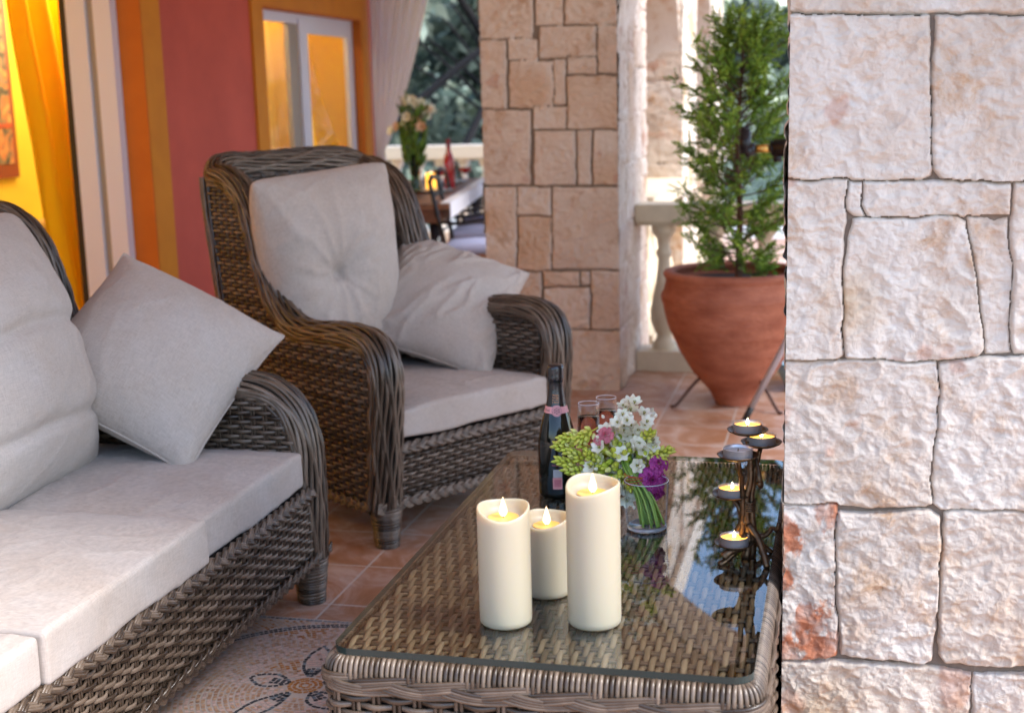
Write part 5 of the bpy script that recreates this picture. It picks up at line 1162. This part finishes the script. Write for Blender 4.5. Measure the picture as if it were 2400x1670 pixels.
# ---------------------------------------------------------------- pot, stand and conifer
PU, PV = -.45, 5.93
PT = empty('terracotta_pot', (PU, PV, 0), 0, 'large tapered terracotta pot with moulded bands beside the balustrade', 'pot')
prof = [(.001, .0), (.075, .0), (.082, .006), (.10, .06), (.118, .10), (.135, .125), (.140, .135), (.150, .15), (.185, .235), (.190, .245), (.215, .32), (.222, .333), (.245, .40), (.266, .465), (.275, .485), (.280, .50), (.272, .512), (.266, .54), (.262, .57), (.268, .578), (.270, .592), (.262, .602), (.235, .604), (.228, .59), (.225, .55), (.001, .55)]
prof = [(a*(1+.16*min(1, b/.1)*(1 if a > .01 else 0))*(1+.11*math.sin(PI*min(1, max(0, (b-.06)/.44)))), b) for a, b in prof]
mb = MB(); P_, _ = catmull([(a, 0, b) for a, b in prof[1:]], 120); th = np.linspace(0, 2*PI, 96, endpoint=False)
rr_ = P_[:, 0][:, None]*(1+.004*fbm(np.cos(th)[None]*2+P_[:, 2][:, None]*9, np.sin(th)[None]*2, o=3)); zz_ = np.repeat(P_[:, 2][:, None], 96, 1)
rr_ = rr_+np.where((np.abs(zz_-.478) < .012) & (rr_ > .2), .0035*np.sin(th*44)[None], 0)
mb.add(np.stack([rr_*np.cos(th), rr_*np.sin(th), zz_], -1), grid_quads(len(P_), 96, wrap=True)); mb.build('pot_body', M['terracotta'], PT)
MB().lathe([(.001, .553), (.15, .557), (.262, .553)], 40).build('soil', M['soil'], PT)
PS = empty('pot_stand', (PU, PV, 0), 0, 'thin rusty iron legs of the stand that steadies the terracotta pot', 'pot stand')
mb = MB(); th = np.linspace(0, 2*PI, 40); mb.tube([(.146*math.cos(t), .146*math.sin(t), .142) for t in th], .005, 6, cap=False); mb.build('ring', M['iron'], PS)
for a in (R(205), R(318), R(90)):
    P, _ = catmull([(.146*math.cos(a), .146*math.sin(a), .142), (.20*math.cos(a), .20*math.sin(a), .09), (.27*math.cos(a), .27*math.sin(a), .012), (.295*math.cos(a), .295*math.sin(a), .006)], 12); MB().tube(P, .0075, 7).build('leg', M['iron'], PS)
CF = empty('potted_conifer', (PU+.015, PV, .555), 0, 'young bushy green conifer growing in the terracotta pot', 'tree')
rng = np.random.default_rng(9); mb = MB(); H_ = 1.12
tr_, _ = catmull([(0, 0, -.03), (.005, 0, .3), (-.008, .005, .6), (.01, 0, .9), (.02, 0, H_)], 30); mb.tube(tr_, np.linspace(.017, .004, 30), 8)
lf = MB(); sprays = []
def spray(o, d, L):
    """flat fan of scale-leaf twigs"""
    d = d/np.linalg.norm(d); a, b, _ = basis(d); w = rng.random()*PI; s = a*math.cos(w)+b*math.sin(w)
    n = int(L/.0085); tone = .15+.75*rng.random()
    for i in range(n):
        f = (i+1)/n
        for q in (-1, 1):
            l = .022*(1.15-f*.75)*(L/.09)**.3; e = d*.75+s*q*.62+rng.normal(0, .2, 3); e /= np.linalg.norm(e); c = o+d*L*f*.92
            for k in range(2):
                dd = e+rng.normal(0, .22, 3); dd /= np.linalg.norm(dd); p = np.cross(dd, d+rng.normal(0, .5, 3)); p /= np.linalg.norm(p)+1e-9; wd = .0030
                sprays.append((c, c+dd*l*.5+p*wd, c+dd*l, c+dd*l*.5-p*wd, min(1, max(0, tone+.35*(f-.5)+rng.normal(0, .1)))))
for k in range(118):
    f = ((k+.5)/118)**.9; z = .03+f*(H_-.1); a = k*2.399+rng.normal(0, .3); env = (.19+.085*math.sin(f*PI*1.0+.35)+.03*math.sin(f*23+a))*(1 if f < .92 else .8)
    R_ = env*(.45+.72*rng.random()); up = .35+.75*f+rng.normal(0, .15); d = np.array([math.cos(a), math.sin(a), up]); 
    o = np.array([np.interp(z, tr_[:, 2], tr_[:, 0]), np.interp(z, tr_[:, 2], tr_[:, 1]), z]); e = o+np.array([math.cos(a), math.sin(a), 0])*R_+np.array([0, 0, R_*up*.75])
    P, ln = catmull([o, o*.55+e*.45+np.array([0, 0, -.012]), e], 9); mb.tube(P, np.linspace(.0042, .0014, 9), 5)
    for i in range(3, 9):
        for q in range(3):
            dd = (P[i]-P[i-1]); dd /= np.linalg.norm(dd); dd = dd*1.0+rng.normal(0, .62, 3); spray(P[i], dd, .045+.055*rng.random()*(1 if i < 7 else .8))
mb.build('trunk', M['bark'], CF)
Q = np.array([s[:4] for s in sprays]); tn2 = np.array([s[4] for s in sprays]); lf.add(Q.reshape(-1, 3), np.arange(len(Q)*4).reshape(-1, 4), np.repeat(tn2, 4)); lf.build('foliage', M['needle'], CF, smooth=False)

# ---------------------------------------------------------------- telescope behind the near pillar
TE = empty('telescope', (-.13, 5.45, 0), 0, 'telescope on a silver tripod, its black eyepiece sticking out past the near pillar', 'telescope')
def rel(u, v, z): return (u+.13, v-5.45, z)
MB().tube([rel(-.268, 5.5, 1.145), rel(-.02, 5.5, 1.15)], .036, 20).tube([rel(-.279, 5.5, 1.144), rel(-.268, 5.5, 1.145)], .030, 16).tube([rel(-.268, 5.5, 1.105), rel(-.235, 5.5, 1.105)], .016, 10).build('focuser', M['black_metal'], TE)
MB().tube([rel(-.345, 5.5, 1.143), rel(-.27, 5.5, 1.145)], .0165, 16).build('draw_tube', M['brass'], TE)
ep = MB().tube([rel(-.37, 5.5, 1.143), rel(-.34, 5.5, 1.143)], .024, 16).tube([rel(-.382, 5.5, 1.13), rel(-.355, 5.5, 1.143)], .026, 16)
ep.tube([rel(-.375, 5.5, 1.125), rel(-.379, 5.5, 1.17), rel(-.380, 5.5, 1.215)], [.028, .024, .021], 16).tube([rel(-.380, 5.5, 1.215), rel(-.380, 5.5, 1.232)], .0165, 14); ep.build('star_diagonal', M['black_metal'], TE)
MB().tube([rel(-.02, 5.5, 1.15), rel(.55, 5.5, 1.16)], .05, 24).build('main_tube', M['black_metal'], TE)
MB().tube([rel(.10, 5.5, 1.10), rel(.10, 5.5, .95)], .03, 12).build('mount', M['black_metal'], TE)
for (fu_, fv_), mm in (((-.385, 5.56), 0), ((.35, 5.1), 0), ((.1, 5.95), 0)):
    A_ = np.array(rel(.09, 5.5, .96)); B_ = np.array(rel(fu_, fv_, .0)); d_ = B_-A_; m1 = A_+d_*.93
    lg = MB().tube([A_, m1], [.020, .0125], 12).build('leg', mat('silver_paint', (.62, .62, .68), .35, metal=.2) if 'silver_paint' not in bpy.data.materials else bpy.data.materials['silver_paint'], TE); MB().tube([m1-d_*.004, B_], [.015, .012], 10).build('rubber_foot', M['black_rubber'], lg)
bw = MB().lathe([(.001, .01), (.06, .01), (.075, .02), (.11, .08), (.13, .13), (.134, .13), (.115, .08), (.08, .012), (.06, .0), (.001, .0)], 32).build('blue_bowl', mat('pale_blue_glaze', (.30, .55, .68), .25)); bw.location = (-.16, 6.28, 0); tag(bw, 'pale blue bowl on the floor behind the telescope tripod', 'bowl')

# ---------------------------------------------------------------- beyond the terrace
def leaf_cloud(mb, C, Rr, n, size, rng, shell=.35, tone=(0, 1)):
    C = np.array(C); d = rng.normal(size=(n, 3)); d /= np.linalg.norm(d, axis=1)[:, None]; rad = (shell+(1-shell)*rng.random((n, 1)))
    P = C+d*np.array(Rr)*rad*(1+.25*fbm(d[:, 0]*2+C[0], d[:, 1]*2, d[:, 2]*2, o=2)[:, None]); a = wnorm(rng.normal(size=(n, 3))); b = wnorm(np.cross(a, rng.normal(size=(n, 3)))); s = size*(.6+.8*rng.random((n, 1)))
    V = np.stack([P-a*s, P+b*s*.45, P+a*s, P-b*s*.45], 1); mb.add(V.reshape(-1, 3), np.arange(n*4).reshape(-1, 4), np.repeat(np.clip(tone[0]+(tone[1]-tone[0])*(.5+.5*fbm(P[:, 0]*1.3, P[:, 1]*1.3, P[:, 2]*1.3, o=2)+rng.normal(0, .15, n)), 0, 1), 4))
def tree(label, u, v, h, seed, spread=2.4, zb=-1.0, n=26, leaves=420, size=.13, limbs=None):
    rng = np.random.default_rng(seed); T = empty('broadleaf_tree', (u, v, zb), 0, label, 'tree', 'trees beyond the terrace'); tk = MB(); cr = MB()
    P, _ = catmull([(0, 0, 0), (.1, 0, h*.25), (-.1, .1, h*.5), (.15, 0, h*.8)], 16); tk.tube(P, np.linspace(.15, .05, 16), 9)
    for L_ in (limbs or []): Q_, _ = catmull(L_, 16); tk.tube(Q_, np.linspace(.06, .022, 16), 7)
    for k in range(n):
        f = .25+.75*rng.random(); a = rng.random()*2*PI; r = spread*(.35+.65*rng.random())*(1-.4*abs(f-.6)); c = np.array([r*math.cos(a), r*math.sin(a), h*f])
        q, _ = catmull([P[int(f*12)], (P[int(f*12)]+c)/2+[0, 0, .1], c], 8); tk.tube(q, np.linspace(.03, .01, 8), 5); leaf_cloud(cr, c, (.75, .75, .5), leaves, size, rng)
    tk.build('trunk', M['dark_bark'], T); cr.build('crown', M['leaf'], T, smooth=False); return T
LIMBS = [[(-1.0, -2.4, 2.2), (.15, -2.4, 3.05), (.55, -2.4, 3.25), (.95, -2.4, 3.5), (1.5, -2.4, 3.55)], [(-.3, -2.4, 1.5), (.25, -2.4, 2.5), (.5, -2.4, 2.85), (.9, -2.4, 3.4)]]
tree('dark grey green tree with black forked limbs beyond the far balustrade', -4.1, 17.0, 5.6, 3, 3.0, -1.2, 40, limbs=LIMBS)
tree('leafy tree left of the forked one, mostly behind the sheer curtain', -7.2, 19.0, 5.4, 4, 3.0, -1.2, 34)
tree('rounded tree behind the far end of the arcade', -2.6, 22.0, 4.0, 5, 2.2, -1.2, 26)
hm = mat('wooded_slope', (.12, .18, .13), .95, dark=(.05, .08, .07), nscale=1.2, detail=8, bump=1, bscale=3, bdist=.5)
X, Y = np.meshgrid(np.linspace(-60, 40, 90), np.linspace(26, 70, 50), indexing='ij'); Z = -1.5+np.clip((Y-26)/44, 0, 1)**.8*(15*np.clip(.65-(X+8)/34, .12, 1))+fbm(X*.2, Y*.2, o=4)*1.6
hl_ = MB().add(np.stack([X, Y, Z], -1), grid_quads(90, 50)).build('wooded_hill', hm); tag(hl_, kind='structure')
wd_ = MB(); rng = np.random.default_rng(8)
for k in range(170):
    i, j = rng.integers(8, 60), rng.integers(0, 30); leaf_cloud(wd_, (X[i, j], Y[i, j], Z[i, j]+1.0), (1.6, 1.6, 1.4), 110, .35, rng)
wo = wd_.build('hillside_wood', M['leaf'], smooth=False); tag(wo, 'mass of dark trees covering the far slope', 'wood', kind='stuff')
nh = empty('neighbour_house', (4.6, 34, -1), 0, 'pale pink house far beyond the arch, above the conifer', 'house')
MB().box((-5, 0, 0), (5, 5, 4.4)).build('wall', mat('pink_render', (.70, .50, .42), .85), nh)
mb = MB(); mb.add([(-5.4, -.4, 4.4), (5.4, -.4, 4.4), (5.4, 5.4, 4.4), (-5.4, 5.4, 4.4), (-3, 2.5, 6.0), (3, 2.5, 6.0)], [(0, 1, 5, 4), (1, 2, 5, 5), (2, 3, 4, 5), (3, 0, 4, 4)]); mb.build('roof', M['terracotta'], nh, smooth=False)
for x in (-3.4, -1.1, 1.2, 3.4): f = MB().box((x-.45, -.05, 1.2), (x+.45, .02, 3.0)).build('window', mat('teal_shutter', (.08, .28, .28), .6) if 'teal_shutter' not in bpy.data.materials else bpy.data.materials['teal_shutter'], nh); MB().box((x-.35, -.07, 1.3), (x+.35, -.052, 2.9)).build('pane', M['black_rubber'], f)

# ---------------------------------------------------------------- light
W_ = bpy.data.worlds.new('World'); SC.world = W_; W_.use_nodes = True; t = W_.node_tree; bg = t.nodes['Background']
sk = t.nodes.new('ShaderNodeTexSky'); sk.sky_type = 'NISHITA'; sk.sun_disc = False; sk.air_density = 1.0; sk.dust_density = 1.0; sk.ozone_density = 2.5
SUN_EL, SUN_AZ = R(50), R(102)   # azimuth measured from +v towards +u
sk.sun_elevation = SUN_EL; sk.sun_rotation = SUN_AZ
t.links.new(sk.outputs[0], bg.inputs[0]); bg.inputs[1].default_value = .15
sl_ = bpy.data.lights.new('Sun', 'SUN'); sl_.energy = 2.2; sl_.angle = R(22); sl_.color = (1, .95, .90); so_ = bpy.data.objects.new('Sun', sl_); COL.objects.link(so_)
import mathutils
dv_ = mathutils.Vector((math.sin(SUN_AZ)*math.cos(SUN_EL), math.cos(SUN_AZ)*math.cos(SUN_EL), math.sin(SUN_EL))); so_.rotation_euler = dv_.to_track_quat('Z', 'Y').to_euler()
for nm, loc, e, s in (('room_lamp', (-3.86, 6.60, 2.25), 11, .12), ('room_lamp', (-4.8, 7.6, 2.2), 10, .2), ('room_lamp', (-4.2, 3.1, 1.9), 10, .2), ('room_lamp', (-4.3, 9.0, 2.2), 11, .25)):
    point(nm, loc, (1, .93, .74) if loc[1] > 5 else (1, .62, .2), e*1.7, s)

# ---------------------------------------------------------------- camera
cam = bpy.data.cameras.new('Camera'); co_ = bpy.data.objects.new('Camera', cam); COL.objects.link(co_); SC.camera = co_
cam.sensor_width = 36; cam.lens = 3008.9/2296*36; cam.clip_end = 500; cam.clip_start = .05
Rv, Uv, Fv = (.97146681, .23577557, -.02573153), (-.0200779, .18985534, .98160676), (-.23632417, .95308175, -.18917204)
co_.matrix_world = mathutils.Matrix(((Rv[0], Uv[0], -Fv[0], 0), (Rv[1], Uv[1], -Fv[1], 0), (Rv[2], Uv[2], -Fv[2], 1.36926), (0, 0, 0, 1)))
cam.dof.use_dof = True; cam.dof.focus_distance = 2.7; cam.dof.aperture_fstop = 3.8
SC.view_settings.view_transform = 'Standard'; SC.view_settings.look = 'None'; SC.view_settings.exposure = 1.68; SC.view_settings.gamma = 1
SC.render.engine = 'CYCLES'; cy = SC.cycles; cy.use_denoising = True; cy.denoiser = 'OPENIMAGEDENOISE'; cy.max_bounces = 10; cy.transparent_max_bounces = 24; cy.caustics_reflective = False; cy.caustics_refractive = False; cy.sample_clamp_indirect = 6
